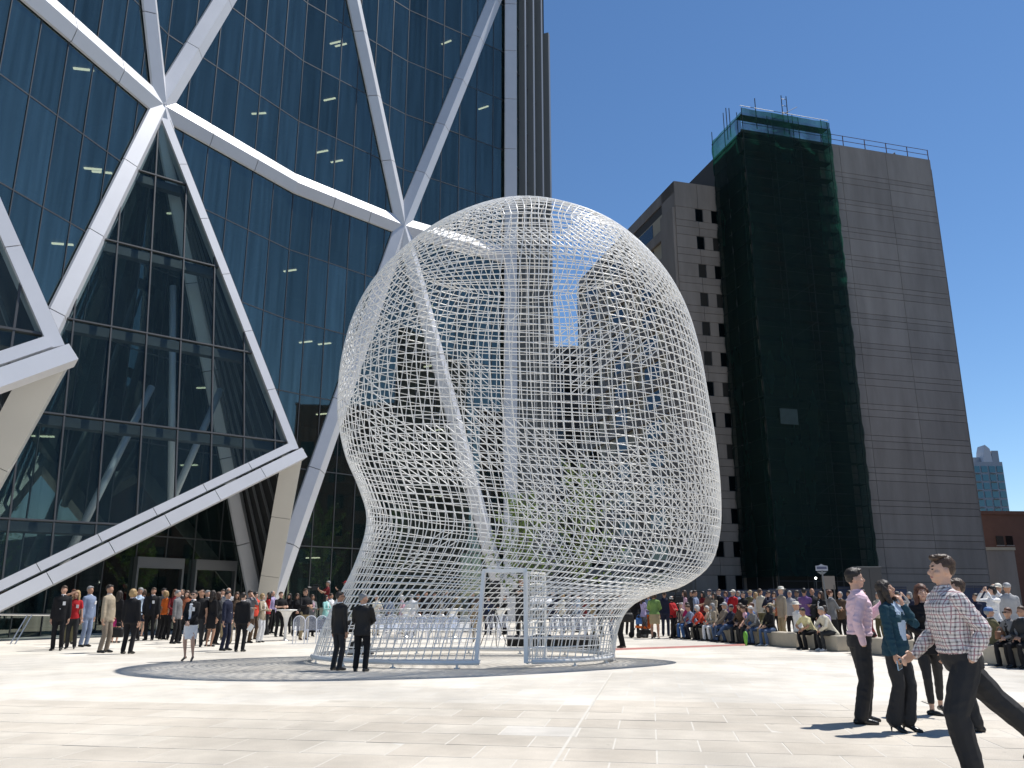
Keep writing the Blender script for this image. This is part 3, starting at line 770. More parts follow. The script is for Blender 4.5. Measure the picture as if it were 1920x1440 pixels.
wire = MB(); RW = 0.0132
P_ = np.array([tuple(p) for p in pos])
keep = []
for (a, b) in eset:
    pa, pb = pos[a], pos[b]
    if in_gate(pa) and in_gate(pb): continue
    if in_gate(pa) or in_gate(pb):
        o_, i_ = (pb, pa) if in_gate(pa) else (pa, pb); lo_, hi_ = 0.0, 1.0
        for _ in range(14):
            m_ = (lo_+hi_)/2
            if in_gate(o_.lerp(i_, m_)): hi_ = m_
            else: lo_ = m_
        pa, pb = o_, o_.lerp(i_, lo_)
    if (pa-pb).length < 0.004: continue
    keep.append((tuple(pa), tuple(pb)))
K = np.array(keep); A_, B_ = K[:, 0], K[:, 1]; D_ = B_-A_; D_ /= np.linalg.norm(D_, axis=1)[:, None]
rf = np.where(np.abs(D_[:, 2:3]) > 0.8, np.array([[1.0, 0, 0]]), np.array([[0, 0, 1.0]]))
U_ = np.cross(D_, rf); U_ /= np.linalg.norm(U_, axis=1)[:, None]; V_ = np.cross(D_, U_)
ns = 5; n_e = len(K); verts = np.zeros((n_e, 2*ns, 3))
for j in range(ns):
    an = 2*math.pi*j/ns; off = (U_*math.cos(an)+V_*math.sin(an))*RW
    verts[:, j] = A_-D_*RW*0.4+off; verts[:, ns+j] = B_+D_*RW*0.4+off
base = (np.arange(n_e)*2*ns)[:, None, None]
fq = np.array([(j, ns+j, ns+(j+1) % ns, (j+1) % ns) for j in range(ns)])[None]
faces = (base+fq).reshape(-1, 4)
me = bpy.data.meshes.new('wire_mesh')
me.from_pydata(verts.reshape(-1, 3).tolist(), [], faces.tolist()); me.polygons.foreach_set('use_smooth', [True]*len(me.polygons)); me.update()
sc_root = tag(empty('wire_sculpture', (0.0, SY, 0)), 'huge white openwork wire mesh bust standing in the middle of the plaza', 'sculpture')
wo2 = link('wire_mesh', me, sc_root, [M['white']]); wo2.location = -sc_root.location
tag(wo2, kind='stuff')
def sp2(mb, name, m='white', parent=None):
    o = mb.build(name, M[m], parent or sc_root); 
    if not parent: o.location = -sc_root.location
    return o
ringp = [surf(1.0, 2*math.pi*k/96) for k in range(97)]
# base ring, interrupted at the gate
segs = []; cur = []
for p in ringp+ringp[1:]:
    if in_gate(Vector((p.x, p.y, 1.0))):
        if len(cur) > 4: segs.append(cur)
        cur = []
    else: cur.append(p)
best = max(segs, key=len)
sp2(MB().tube([Vector((p.x, p.y, 0.12)) for p in best], 0.05, 8), 'base_ring')
for k in range(0, 96, 6):
    p = ringp[k]
    if in_gate(Vector((p.x, p.y, 1))): continue
    sp2(MB().tube([(p.x, p.y, 0.0), (p.x, p.y, 0.10)], 0.025, 6).lathe([(0.07, 0), (0.07, 0.012), (0.03, 0.02)], 10, (p.x, p.y, 0.002)), 'base_foot')
# gate: frame on the curved surface plus an open leaf
def on_surf(x, z):
    best = None
    for i in range(60, NS):
        m = (FC[i]+RC[i])/2; h = (FC[i]-RC[i])/2
        c = (x-m[0])/h[0]
        if abs(c) > 1: continue
        zz = m[1]+h[1]*c
        if best is None or abs(zz-z) < best[0]: best = (abs(zz-z), Vector((x, SY-WSs[i]*math.sqrt(1-c*c), z)))
    return best[1]
gl0, gl1, gr0, gr1 = on_surf(GX0-.08, 0.1), on_surf(GX0+.06, GZ), on_surf(GX1, 0.1), on_surf(GX1, GZ)
fr = MB(); fr.bar(gl0, gl1, 0.085); sp2(fr, 'gate_post')
fr = MB(); fr.bar(gr0, gr1+Vector((0, 0, .04)), 0.085); sp2(fr, 'gate_post')
sp2(MB().bar(gl1-Vector((.04, 0, 0)), gr1+Vector((.04, 0, 0)), 0.085), 'gate_lintel')
lf = sp2(MB(), 'gate_leaf') if False else empty('gate_leaf', parent=sc_root)
lf.location = gr0-sc_root.location; lf.rotation_euler = (0, 0, R(62))
lw, lh = 1.02, 1.98
MB().bar((.07, 0, 0.0), (.07, 0, lh), .05).bar((lw, 0, 0.0), (lw, 0, lh), .05).bar((.07, 0, lh), (lw, 0, lh), .05).bar((.07, 0, 0), (lw, 0, 0), .05).build('leaf_frame', M['white'], lf)
lb = MB()
for k in range(1, 7): lb.tube([(.07+(lw-.07)*k/7, 0, 0), (.07+(lw-.07)*k/7+.02*math.sin(k*2.1), 0, lh/2), (.07+(lw-.07)*k/7, 0, lh)], .016, 5)
for k in range(1, 7): lb.tube([(.07, 0, lh*k/7), (lw/2, 0, lh*k/7+.04), (lw, 0, lh*k/7+.02)], .016, 5)
lb.build('leaf_bars', M['white'], lf)
# ================================================================ PEOPLE
def ell(c, r, rot=None, n=10, k=7):
    """ellipsoid (verts, faces)"""
    v = []; f = []
    for i in range(1, k):
        th = math.pi*i/k
        for j in range(n):
            ph = 2*math.pi*j/n; v.append(Vector((r[0]*math.sin(th)*math.cos(ph), r[1]*math.sin(th)*math.sin(ph), r[2]*math.cos(th))))
    t = len(v); v += [Vector((0, 0, r[2])), Vector((0, 0, -r[2]))]
    for i in range(k-2):
        for j in range(n): f.append((i*n+j, (i+1)*n+j, (i+1)*n+(j+1) % n, i*n+(j+1) % n))
    for j in range(n):
        f.append((t, j, (j+1) % n)); f.append((t+1, (k-2)*n+(j+1) % n, (k-2)*n+j))
    if rot is not None: v = [rot @ p for p in v]
    c = Vector(c); return [p+c for p in v], f
def loft(rings, n=14):
    """rings: (centre, ax vector, ay vector) elliptical loops, closed with caps"""
    v = []; f = []
    for c, ax, ay in rings:
        for j in range(n):
            ph = 2*math.pi*j/n; v.append(Vector(c)+ax*math.cos(ph)+ay*math.sin(ph))
    k = len(rings)
    for i in range(k-1):
        for j in range(n): f.append((i*n+j, i*n+(j+1) % n, (i+1)*n+(j+1) % n, (i+1)*n+j))
    f.append(tuple(range(n))[::-1]); f.append(tuple((k-1)*n+j for j in range(n)))
    return v, f
def limb(pts, rad, n=10, flat=1.0, flat_dir=None):
    """tapered limb with rounded ends through several points"""
    P = [Vector(p) for p in pts]; rr = list(rad)
    d0 = (P[1]-P[0]).normalized(); d1 = (P[-1]-P[-2]).normalized()
    PP = [P[0]-d0*rr[0]*0.85, P[0]-d0*rr[0]*0.5]+P+[P[-1]+d1*rr[-1]*0.5, P[-1]+d1*rr[-1]*0.85]
    RR = [rr[0]*0.45, rr[0]*0.86]+rr+[rr[-1]*0.86, rr[-1]*0.45]
    rings = []; ref = Vector(flat_dir) if flat_dir is not None else None
    for i, p in enumerate(PP):
        t = (PP[min(i+1, len(PP)-1)]-PP[max(i-1, 0)]).normalized()
        a = t.cross(ref) if ref is not None and t.cross(ref).length > 1e-3 else t.orthogonal()
        if ref is None: ref = t.cross(a).normalized()
        a = a.normalized(); b = t.cross(a).normalized()
        rings.append((p, a*RR[i], b*RR[i]*flat))
    return loft(rings, n)
def ik(a, c, la, lb, pole):
    a, c = Vector(a), Vector(c); d = c-a; L = d.length; mx = (la+lb)*0.999
    if L > mx: c = a+d*(mx/L); d = c-a; L = mx
    x = (la*la-lb*lb+L*L)/(2*L); h = math.sqrt(max(la*la-x*x, 0)); u = d/L
    p = Vector(pole); p = p-u*p.dot(u); p = p.normalized() if p.length > 1e-5 else u.orthogonal().normalized()
    return a+u*x+p*h, c

SKIN, TOPS, BOT, SHOE, INNER, DARK, LIP = range(7)
class Body:
    def __init__(s): s.v = []; s.f = []; s.m = []
    def add(s, vf, slot):
        v, f = vf; b = len(s.v); s.v += v
        for q in f: s.f.append(tuple(b+i for i in q)); s.m.append(slot)

def hand(B, wrist, fwd, palm_n, side, slot=SKIN, curl=0.5, sc=1.0):
    """palm, four fingers, thumb; fwd = along the hand, palm_n = where the palm faces, side = towards the thumb"""
    fwd, palm_n, side = fwd.normalized(), palm_n.normalized(), side.normalized()
    w = Vector(wrist); pl = 0.085*sc
    R3 = Matrix((side, palm_n, fwd)).transposed()
    B.add(ell(w+fwd*pl*0.62, (0.040*sc, 0.0165*sc, 0.054*sc), R3), slot)
    for k, (off, ln) in enumerate(((0.027, 0.072), (0.009, 0.080), (-0.010, 0.075), (-0.027, 0.058))):
        a = w+fwd*pl*1.05+side*off*sc; L = ln*sc
        d1 = (fwd*math.cos(curl*0.6)+palm_n*math.sin(curl*0.6)); b = a+d1*L*0.5
        d2 = (fwd*math.cos(curl*1.7)+palm_n*math.sin(curl*1.7)); c = b+d2*L*0.33
        d3 = (fwd*math.cos(curl*2.6)+palm_n*math.sin(curl*2.6)); e = c+d3*L*0.24
        B.add(limb([a-fwd*0.02, b, c, e], [0.0095*sc, 0.009*sc, 0.0085*sc, 0.0075*sc], 7), slot)
    t0 = w+fwd*0.028*sc+side*0.030*sc; t1 = t0+(side*0.72+fwd*0.6+palm_n*0.35).normalized()*0.045*sc; t2 = t1+(side*0.15+fwd*0.85+palm_n*0.5).normalized()*0.034*sc
    B.add(limb([t0, t1, t2], [0.014*sc, 0.0115*sc, 0.0095*sc], 7), slot)

POSES = {
 'stand':   dict(hl=(.235, -.02, .80), hr=(-.235, -.02, .80)),
 'stride':  dict(hl=(.25, -.10, .84), hr=(-.25, .06, .82), fl=(.10, -.16, 0), fr=(-.09, .12, 0)),
 'pocket':  dict(hl=(.20, -.06, .90), hr=(-.24, -.03, .80), pole=(.9, .5, 0), fl=(.11, -.05, 0)),
 'cross':   dict(hl=(-.10, -.20, 1.18), hr=(.10, -.21, 1.14), pole=(.8, -.1, -.8)),
 'clasp':   dict(hl=(.035, -.20, 1.00), hr=(-.035, -.21, 1.0), pole=(1, .3, -.2)),
 'brow':    dict(hl=(.235, -.02, .80), hr=(-.06, -.17, 1.66), pole=(.9, -.2, .1), hy=-10),
 'cup':     dict(hl=(.24, -.03, .82), hr=(-.12, -.27, 1.20), pole=(.5, .2, -.9)),
 'hold':    dict(hl=(.07, -.30, 1.14), hr=(-.07, -.29, 1.16), pole=(.7, .2, -.9)),
 'camera':  dict(hl=(.06, -.23, 1.60), hr=(-.06, -.23, 1.60), pole=(.6, .0, -.9)),
 'chin':    dict(hl=(.03, -.15, 1.50), hr=(-.05, -.21, 1.14), pole=(.5, -.2, -1)),
 'sit':     dict(sit=1, hl=(.10, -.36, .63), hr=(-.10, -.34, .63), pole=(.8, .3, -.3), fl=(.11, -.44, 0), fr=(-.12, -.40, 0)),
 'sitlean': dict(sit=1, lean=32, hl=(.04, -.42, .60), hr=(-.05, -.42, .61), pole=(.9, -.1, -.2), fl=(.13, -.42, 0), fr=(-.13, -.38, 0), hp=-8),
 'sitlap':  dict(sit=1, lean=10, hl=(.03, -.28, .66), hr=(-.04, -.28, .67), pole=(.9, .3, -.2), fl=(.09, -.36, 0), fr=(-.10, -.46, 0), hp=6),
 'sitx':    dict(sit=1, lean=6, hl=(.08, -.34, .68), hr=(-.02, -.34, .70), pole=(.9, .3, -.2), fl=(.06, -.72, .20), fr=(-.10, -.34, 0)),
 'sitcam':  dict(sit=1, lean=4, hl=(.06, -.22, 1.13), hr=(-.06, -.22, 1.13), pole=(.6, 0, -.9), fl=(.11, -.44, 0), fr=(-.12, -.40, 0)),
}
def build_body(pose, sex='m', garment='shirt', voxel=0.02, tris=None, detail=False, **kw):
    """one continuous figure 1.75 m tall, facing -Y, feet on z = 0; returns (mesh, info)"""
    ps = dict(POSES[pose]); ps.update(kw)
    B = Body(); fem = sex == 'f'
    sit = ps.get('sit', 0)
    pel = Vector(ps.get('pel', (0, 0, 0.535 if sit else 0.93)))
    pel.z += ps.get('heel', 0)*.9
    lo_ = ps.get('loose', 0.0)
    if pose == 'stride': pel.z -= 0.015
    lean, roll = R(ps.get('lean', 0)), R(ps.get('roll', 0)); tw = R(ps.get('twist', 0))
    S = Matrix.Rotation(tw, 3, 'Z') @ Matrix.Rotation(roll, 3, 'Y') @ Matrix.Rotation(lean, 3, 'X')
    X, Y, Zv = S @ Vector((1, 0, 0)), S @ Vector((0, 1, 0)), S @ Vector((0, 0, 1))
    sp = lambda z, x=0.0, y=0.0: pel+Zv*(z-0.93)+X*x+Y*y
    coat = garment in ('jacket', 'blazer', 'cardigan', 'coat')
    e = 0.014 if coat else 0.0
    if fem: prof_ = [(.84, .155, .105), (.93, .168, .122), (1.00, .150, .110), (1.09, .122, .092), (1.18, .128, .098), (1.27, .142, .112), (1.35, .150, .105), (1.42, .140, .080), (1.455, .095, .062), (1.48, .055, .05)]
    else: prof_ = [(.84, .150, .105), (.93, .160, .120), (1.00, .158, .115), (1.09, .150, .112), (1.18, .158, .116), (1.27, .172, .122), (1.36, .182, .115), (1.42, .165, .088), (1.46, .105, .066), (1.485, .06, .052)]
    if lo_: prof_ = [(z, a+lo_*(1 if z < 1.4 else .3), b+lo_*(1 if z < 1.4 else .3)) for z, a, b in prof_]
    curve = lambda z: -0.012*math.sin((z-.93)/.5*math.pi)
    hem = ps.get('hem', 0.80 if coat else (0.985 if garment in ('tuck', 'dress') else 0.86))
    pant = [(sp(z, 0, curve(z)), X*a, Y*b) for z, a, b in prof_ if z <= min(1.01, max(hem-.01, .87))]
    if len(pant) < 2: pant = [(sp(z, 0, curve(z)), X*a*.8, Y*b*.8) for z, a, b in prof_[:2]]
    if hem > .95: pant.append((sp(hem+.012, 0, curve(hem)), X*prof_[2][1]*.99, Y*prof_[2][2]*.99))
    B.add(loft(pant, 18), BOT)
    tp = [(z, a+e, b+e) for z, a, b in prof_ if z > hem]
    z, a, b = tp[0]
    tp = [(hem, max(a+.012, .186) if hem < .9 else a+.012, max(b+.012, .136) if hem < .9 else b+.012)]+tp
    if coat and hem < .9: tp[0] = (hem, .188, .140); tp = [tp[0], (.88, .186, .138)]+[t for t in tp[1:] if t[0] > .9]
    if not coat and hem > .95:   # shirt bloused over the belt
        tp = [(hem, a+.004, b+.004), (hem+.03, a+.016, b+.016)]+tp[1:]
    B.add(loft([(sp(z, 0, curve(z)), X*a, Y*b) for z, a, b in tp], 18), TOPS)
    if fem:
        for sx in (-1, 1): B.add(ell(sp(1.275, sx*.062, -.082-e), (.060, .052, .062), S), TOPS)
    iw = ps.get('innerw', 1.0)
    if ps.get('inner', coat):     # shirt front showing in the open jacket
        B.add(loft([(sp(z, 0, -b_-e*.4), X*w_*iw, Y*.022) for z, w_, b_ in ((1.02 if hem < .95 else 1.1, .022, .112), (1.15, .038, .108), (1.27, .052, .112), (1.36, .050, .100), (1.43, .045, .064), (1.465, .045, .045))], 10), INNER)
    # ---- neck, head
    nk = sp(1.455, 0, .012); hp, hy, hr_ = R(ps.get('hp', 0)), R(ps.get('hy', 0)), R(ps.get('hroll', 0))
    HR = Matrix.Rotation(tw*.6+hy, 3, 'Z') @ Matrix.Rotation(hr_, 3, 'Y') @ Matrix.Rotation(lean*.35-hp, 3, 'X')
    nt = nk+(Zv*.6+Vector((0, 0, .4))).normalized()*.066
    hd = lambda x, y, z: nt+HR @ Vector((x, y, z-1.535))
    B.add(limb([nk-Zv*.03, hd(0, .012, 1.58)], [.058 if not fem else .050, .054 if not fem else .046], 12), SKIN)
    if garment in ('shirt', 'tuck', 'blazer', 'jacket') and not ps.get('nocollar'):
        cl = INNER if coat else TOPS
        B.add(loft([(nk+Zv*.0, X*.070, Y*.066), (nk+Zv*.045, X*.064, Y*.062)], 14), cl)
    B.add(ell(hd(0, .012, 1.652), (.0745, .094, .098), HR, 14, 10), SKIN)
    B.add(ell(hd(0, -.022, 1.592), (.057 if not fem else .052, .066, .066), HR, 12, 8), SKIN)
    B.add(ell(hd(0, -.055, 1.553), (.026, .026, .018), HR), SKIN)
    B.add(limb([hd(0, -.076, 1.652), hd(0, -.100, 1.617), hd(0, -.098, 1.610)], [.010, .0145, .013], 7), SKIN)
    for sx in (-1, 1):
        B.add(ell(hd(sx*.076, .016, 1.628), (.010, .020, .030), HR), SKIN)
        B.add(ell(hd(sx*.044, -.050, 1.612), (.026, .028, .026), HR), SKIN)
        if detail:
            B.add(ell(hd(sx*.031, -.0795, 1.643), (.0095, .0055, .0036), HR), DARK)
            B.add(limb([hd(sx*.018, -.0820, 1.668), hd(sx*.045, -.0735, 1.670)], [.0036, .0030], 6), DARK)
    if detail:
        B.add(limb([hd(-.022, -.0795, 1.5795), hd(0, -.0865, 1.581), hd(.022, -.0795, 1.5795)], [.0055, .0075, .0055], 6), LIP)
    # ---- arms
    sw = .152 if fem else .176
    info = dict(head=nt.copy(), HR=HR.copy(), hands={})
    short = garment in ('tee', 'polo') or ps.get('short')
    pole = Vector(ps.get('pole', (.25, 1.0, -.15)))
    for s_, key in ((1, 'hl'), (-1, 'hr')):
        sh = sp(1.392, s_*sw, .008)
        tgt = Vector(ps[key])
        if not ps.get('abs'): tgt = tgt if not sit else tgt
        pk = Vector(ps.get('pole'+('l' if s_ > 0 else 'r'), (pole.x*s_, pole.y, pole.z)))
        el, wr = ik(sh, tgt, .285, .255, pk)
        au, af = (.052, .043) if not fem else (.045, .037)
        if coat: au += .009; af += .009
        au += lo_*.5; af += lo_*.5
        B.add(ell(sh+X*s_*-.012, (.056+e*.5, .054+e*.5, .060), S), TOPS)
        if short:
            md = sh.lerp(el, .62); B.add(limb([sh, md], [au+.006, au+.008]), TOPS); B.add(limb([md.lerp(sh, .2), el, el.lerp(wr, .35), wr], [au-.008, af-.004, af-.002, .026]), SKIN)
        else:
            cf = el.lerp(wr, .93)
            B.add(limb([sh, sh.lerp(el, .5), el, el.lerp(wr, .4), cf], [au, au-.003, af+.003, af+.002, .034 if not coat else .040]), TOPS)
            B.add(limb([el.lerp(wr, .8), wr], [.026, .025], 8), SKIN)
        f = (wr-el).normalized()
        if key+'f' in ps: f = (f*.4+Vector(ps[key+'f'])).normalized()
        pn = Vector(ps.get(key+'p', (-s_*1.0, -.25, 0.0) if tgt.z < 1.0 and not sit else ((0, .2, -1) if sit and tgt.z < .8 else (0, 1, 0))))
        pn = (pn-f*pn.dot(f)); pn = pn.normalized() if pn.length > 1e-3 else f.orthogonal().normalized()
        sd = f.cross(pn)*(1 if s_ > 0 else -1)
        if 'thumb'+key[1] in ps and sd.dot(Vector(ps['thumb'+key[1]])) < 0: sd = -sd
        elif tgt.z < 1.0 and not sit and sd.y > 0: sd = -sd
        if not ps.get('hide'+key[1]): hand(B, wr, f, pn, sd, SKIN, ps.get('curl'+key[1], .55), .95 if fem else 1.05)
        info['hands'][key] = (wr.copy(), f.copy(), pn.copy(), el.copy(), sd.copy())
    # ---- legs
    skirt = garment == 'dress' or ps.get('skirt'); bare = skirt or ps.get('bare')
    lk = Vector(ps.get('kpole', (.08, -1, .1)))
    knees = []
    for s_, key in ((1, 'fl'), (-1, 'fr')):
        hip = pel+Matrix.Rotation(tw*.5, 3, 'Z') @ Vector((s_*.088, 0, -.03)) if not sit else pel+Vector((s_*.095, -.02, -.01))
        ft = Vector(ps.get(key, (s_*.105, .0, 0))); ank = ft+Vector((0, .035, .085+(ps.get('heel', 0))))
        kn, ank = ik(hip, ank,   .418, .408, Vector(ps.get('k'+key, (lk.x*s_, lk.y, lk.z))))
        knees.append(kn)
        toe = Vector(ps.get('t'+key[1], (s_*.16, -1, 0))).normalized()
        slot = SKIN if bare else BOT
        if bare:
            B.add(limb([hip, kn, kn.lerp(ank, .3), ank], [.078, .052, .053, .030]), SKIN)
        else:
            flare = ps.get('flare', 0.0); slim = ps.get('slim', 0.0)
            B.add(limb([hip, hip.lerp(kn, .5), kn, kn.lerp(ank, .35), ank+(kn-ank).normalized()*(.015+ps.get('crop', 0))], [.092+lo_*.5, .084-slim*.3+lo_, .066-slim*.5+lo_*1.1, .064+flare*.3-slim*.6+lo_*1.1, .062+flare-slim+lo_*.8]), BOT)
            if ps.get('crop'): B.add(limb([kn.lerp(ank, .6), ank], [.036, .031]), SKIN)
        sh_s = SHOE; hl = ps.get('heel', 0)
        foot0 = Vector((ank.x, ank.y, ank.z-.085-hl))
        tp_ = R(ps.get('tp'+key[1], 0))                 # toe pitch, for a lifted foot
        tv = toe*math.cos(tp_)+Vector((0, 0, 1))*math.sin(tp_)
        h0 = foot0-tv*.055+Vector((0, 0, .040+hl)); ball = foot0+tv*.10+Vector((0, 0, .032)); tip = foot0+tv*(.165 if not fem else .15)+Vector((0, 0, .026))
        wdt = 1.0 if not fem else .82
        B.add(limb([h0, h0.lerp(ball, .5)+Vector((0, 0, .012)), ball, tip], [.038*wdt, .041*wdt, .041*wdt, .026*wdt], 9), sh_s)
        if not bare: B.add(limb([ank, h0+tv*.03], [.04*wdt, .036*wdt], 8), sh_s)
        elif True: B.add(limb([ank, h0.lerp(ball, .35)], [.030, .032], 8), SKIN)
        if hl: B.add(limb([h0-Vector((0, 0, .01)), foot0-tv*.055+Vector((0, 0, .008))], [.016, .009], 6), sh_s)
    if skirt:
        zk = ps.get('skz', .56)
        if not sit:
            B.add(loft([(sp(1.0), X*.142, Y*.108), (sp(.93), X*.172, Y*.128), (Vector((pel.x, pel.y, .80)), Vector((.185, 0, 0)), Vector((0, .135, 0))), (Vector((pel.x, pel.y, zk)), Vector((.178, 0, 0)), Vector((0, .130, 0)))], 16), BOT)
        else:
            kc = (knees[0]+knees[1])/2
            B.add(loft([(pel+Vector((0, .02, 0)), Vector((.17, 0, 0)), Vector((0, 0, .11))), (pel.lerp(kc, .5), Vector((.175, 0, 0)), Vector((0, 0, .095))), (kc+Vector((0, -.03, 0)), Vector((.15, 0, 0)), Vector((0, 0, .085)))], 14), BOT)
    # ---- weld into one skin
    src = bpy.data.meshes.new('src'); src.from_pydata([tuple(p) for p in B.v], [], B.f); src.update()
    tmp = bpy.data.objects.new('tmp', src); col.objects.link(tmp)
    md = tmp.modifiers.new('r', 'REMESH'); md.mode = 'VOXEL'; md.voxel_size = voxel; md.adaptivity = 0.0
    smd = tmp.modifiers.new('s', 'SMOOTH'); smd.factor = 0.5; smd.iterations = 2
    dg = bpy.context.evaluated_depsgraph_get(); me = bpy.data.meshes.new_from_object(tmp.evaluated_get(dg))
    bvh = BVHTree.FromPolygons([tuple(p) for p in B.v], B.f)
    mi = [0]*len(me.polygons); near = bvh.find_nearest
    for i, pl in enumerate(me.polygons):
        h = near(pl.center); mi[i] = B.m[h[2]] if h[2] is not None else 0
    if detail and voxel < .01:          # cloth creases
        cl = np.zeros(len(me.vertices), bool)
        for i, pl in enumerate(me.polygons):
            if mi[i] in (TOPS, BOT):
                for vi in pl.vertices: cl[vi] = True
            else:
                for vi in pl.vertices: cl[vi] = False
        nrm_ = [v.normal.copy() for v in me.vertices]
        for vtx, nv in zip(me.vertices, nrm_):
            if not cl[vtx.index]: continue
            c_ = vtx.co; up_ = 1.0 if c_.z > .95 else .6
            q_ = Vector((c_.x*7+c_.z*5, c_.y*7-c_.z*4, c_.z*13 if up_ == 1.0 else c_.z*6))
            w_ = noise.noise(q_); r_ = 1-abs(w_)*2.2
            vtx.co = c_+nv*(.0085*up_*max(r_, -.6)+.003*noise.noise(q_*2.7))
        me.update()
    me.materials.clear()
    for k in range(7): me.materials.append(None)
    me.polygons.foreach_set('material_index', mi); me.polygons.foreach_set('use_smooth', [True]*len(me.polygons))
    bpy.data.objects.remove(tmp); bpy.data.meshes.remove(src)
    me.name = 'person'; info['pel'] = pel
    return me, info

# ---- hair, hats: meshes in head space (origin at the top of the neck)
def hair_mesh(style, fine=False):
    B = Body(); o = Vector((0, 0, -1.535)); n, k = (26, 18) if fine else (14, 10)
    E = lambda c, r, rot=None: B.add(ell(Vector(c)+o, r, rot, n, k), 0)
    rx = lambda d: Matrix.Rotation(R(d), 3, 'X')
    if style == 'short':
        E((0, .027, 1.682), (.0775, .093, .083), rx(-14)); E((0, .056, 1.648), (.0725, .056, .066)); E((.012, -.036, 1.722), (.052, .042, .026))
    elif style == 'thin':
        E((0, .050, 1.640), (.081, .065, .075)); E((0, .03, 1.672), (.078, .085, .078), rx(-18))
    elif style == 'quiff':
        E((0, .027, 1.685), (.0785, .093, .085), rx(-14)); E((0, .056, 1.648), (.0725, .056, .066)); E((.0, -.038, 1.733), (.054, .046, .026), rx(-14)); E((.02, .0, 1.748), (.045, .06, .022))
    elif style == 'bob':
        E((0, .022, 1.672), (.088, .100, .092), rx(-10)); E((0, .045, 1.615), (.093, .070, .085))
        for s_ in (-1, 1): E((s_*.074, -.005, 1.605), (.026, .048, .075))
    elif style == 'long':
        E((0, .022, 1.674), (.086, .099, .092), rx(-10)); E((0, .058, 1.575), (.094, .056, .150)); E((0, .075, 1.47), (.085, .040, .090))
        for s_ in (-1, 1):
            E((s_*.076, -.008, 1.600), (.024, .046, .100)); E((s_*.082, -.022, 1.505), (.030, .036, .085))
    elif style == 'bun':
        E((0, .024, 1.676), (.082, .096, .088), rx(-12)); E((0, .112, 1.69), (.042, .040, .042)); E((0, .05, 1.64), (.078, .06, .07))
    elif style == 'cap':
        E((0, .016, 1.690), (.086, .103, .078), rx(-4)); B.add(loft([(Vector((0, -.07, 1.688))+o, Vector((.070, 0, 0)), Vector((0, 0, .008))), (Vector((0, -.13, 1.678))+o, Vector((.064, 0, 0)), Vector((0, 0, .006))), (Vector((0, -.165, 1.668))+o, Vector((.036, 0, 0)), Vector((0, 0, .005)))], 14), 0)
    elif style == 'hat':
        B.add(loft([(Vector((0, .012, z))+o, Vector((a, 0, 0)), Vector((0, b, 0))) for z, a, b in ((1.690, .150, .165), (1.697, .148, .163), (1.702, .088, .105), (1.74, .084, .100), (1.775, .070, .085), (1.785, .03, .04))], 20), 0)
    if fine:
        for i, p in enumerate(B.v):
            nn = noise.noise(Vector((p.x*75, p.y*75, p.z*22)))*.008+noise.noise(p*28)*.006
            B.v[i] = p+Vector((p.x, p.y-.02, p.z-.1)).normalized()*nn
    me = bpy.data.meshes.new(style); me.from_pydata([tuple(p) for p in B.v], [], B.f)
    me.polygons.foreach_set('use_smooth', [True]*len(me.polygons)); me.materials.append(None); me.update(); return me
HAIR = {}
def get_hair(style, fine=False):
    if (style, fine) not in HAIR: HAIR[style, fine] = hair_mesh(style, fine)
    return HAIR[style, fine]

COL = dict(black=(.012, .012, .014), charcoal=(.030, .031, .034), navy=(.016, .020, .042), grey=(.17, .17, .175), lightgrey=(.36, .36, .37), white=(.72, .72, .73),
 cream=(.62, .57, .46), beige=(.36, .30, .22), tan=(.30, .22, .13), taupe=(.22, .18, .14), brown=(.10, .065, .042), khaki=(.34, .27, .16), olive=(.12, .11, .06),
 red=(.42, .02, .025), darkred=(.16, .015, .02), orange=(.80, .17, .03), coral=(.62, .07, .04), magenta=(.45, .03, .15), pink=(.68, .42, .50), purple=(.16, .09, .24), lilac=(.42, .36, .56),
 blue=(.07, .16, .38), bluegrey=(.20, .25, .36), paleblue=(.45, .55, .68), denim=(.07, .11, .20), teal=(.010, .060, .085), mint=(.30, .58, .55), green=(.16, .26, .08), yellow=(.66, .60, .34), rust=(.30, .10, .05))
CLOTH = {}
def cloth(c):
    if c not in CLOTH:
        CLOTH[c] = mat('cloth_'+c, COL[c], .85 if c not in ('leather',) else .4, var=.10, scale=9, bump=.5, bscale=16, spec=.25)
    return CLOTH[c]
COL['leather'] = (.014, .013, .013); CLOTH['leather'] = mat('leather', COL['leather'], .55, bump=.5, bscale=22, spec=.3)
SK = [mat('skin_%d' % i, c, .55, var=.06, scale=12) for i, c in enumerate(((.50, .285, .195), (.41, .225, .145), (.56, .345, .25), (.20, .11, .07)))]
HC = dict(black=(.010, .009, .009), dark=(.022, .014, .010), brown=(.055, .030, .017), auburn=(.10, .035, .016), blond=(.36, .24, .11), grey=(.26, .26, .26), white=(.60, .59, .57), navy=COL['navy'], blue=COL['blue'], khaki=COL['khaki'], cream=(.66, .63, .55), red=COL['red'], charcoal=COL['charcoal'], lightgrey=COL['lightgrey'])
HM = {k: mat('hair_'+k, c, .5, var=.25, scale=40, bump=.6, bscale=60, stretch=(1, 1, .3)) for k, c in HC.items()}
SHOE_M = {k: mat('shoe_'+k, c, .3) for k, c in dict(black=(.010, .010, .010), white=(.66, .66, .66), brown=(.06, .03, .02)).items()}
EYE = mat('eye_dark', (.02, .013, .010), .3); LIPM = mat('lip', (.38, .17, .14), .5)
BADGE = mat('badge_white', (.75, .75, .76), .4); GLS = mat('sunglass', (.006, .006, .007), .12)
badge_me = MB().box(-.035, .035, -.004, .004, -.05, .05).mesh('name_badge'); badge_me.materials.append(BADGE)
gl = MB()
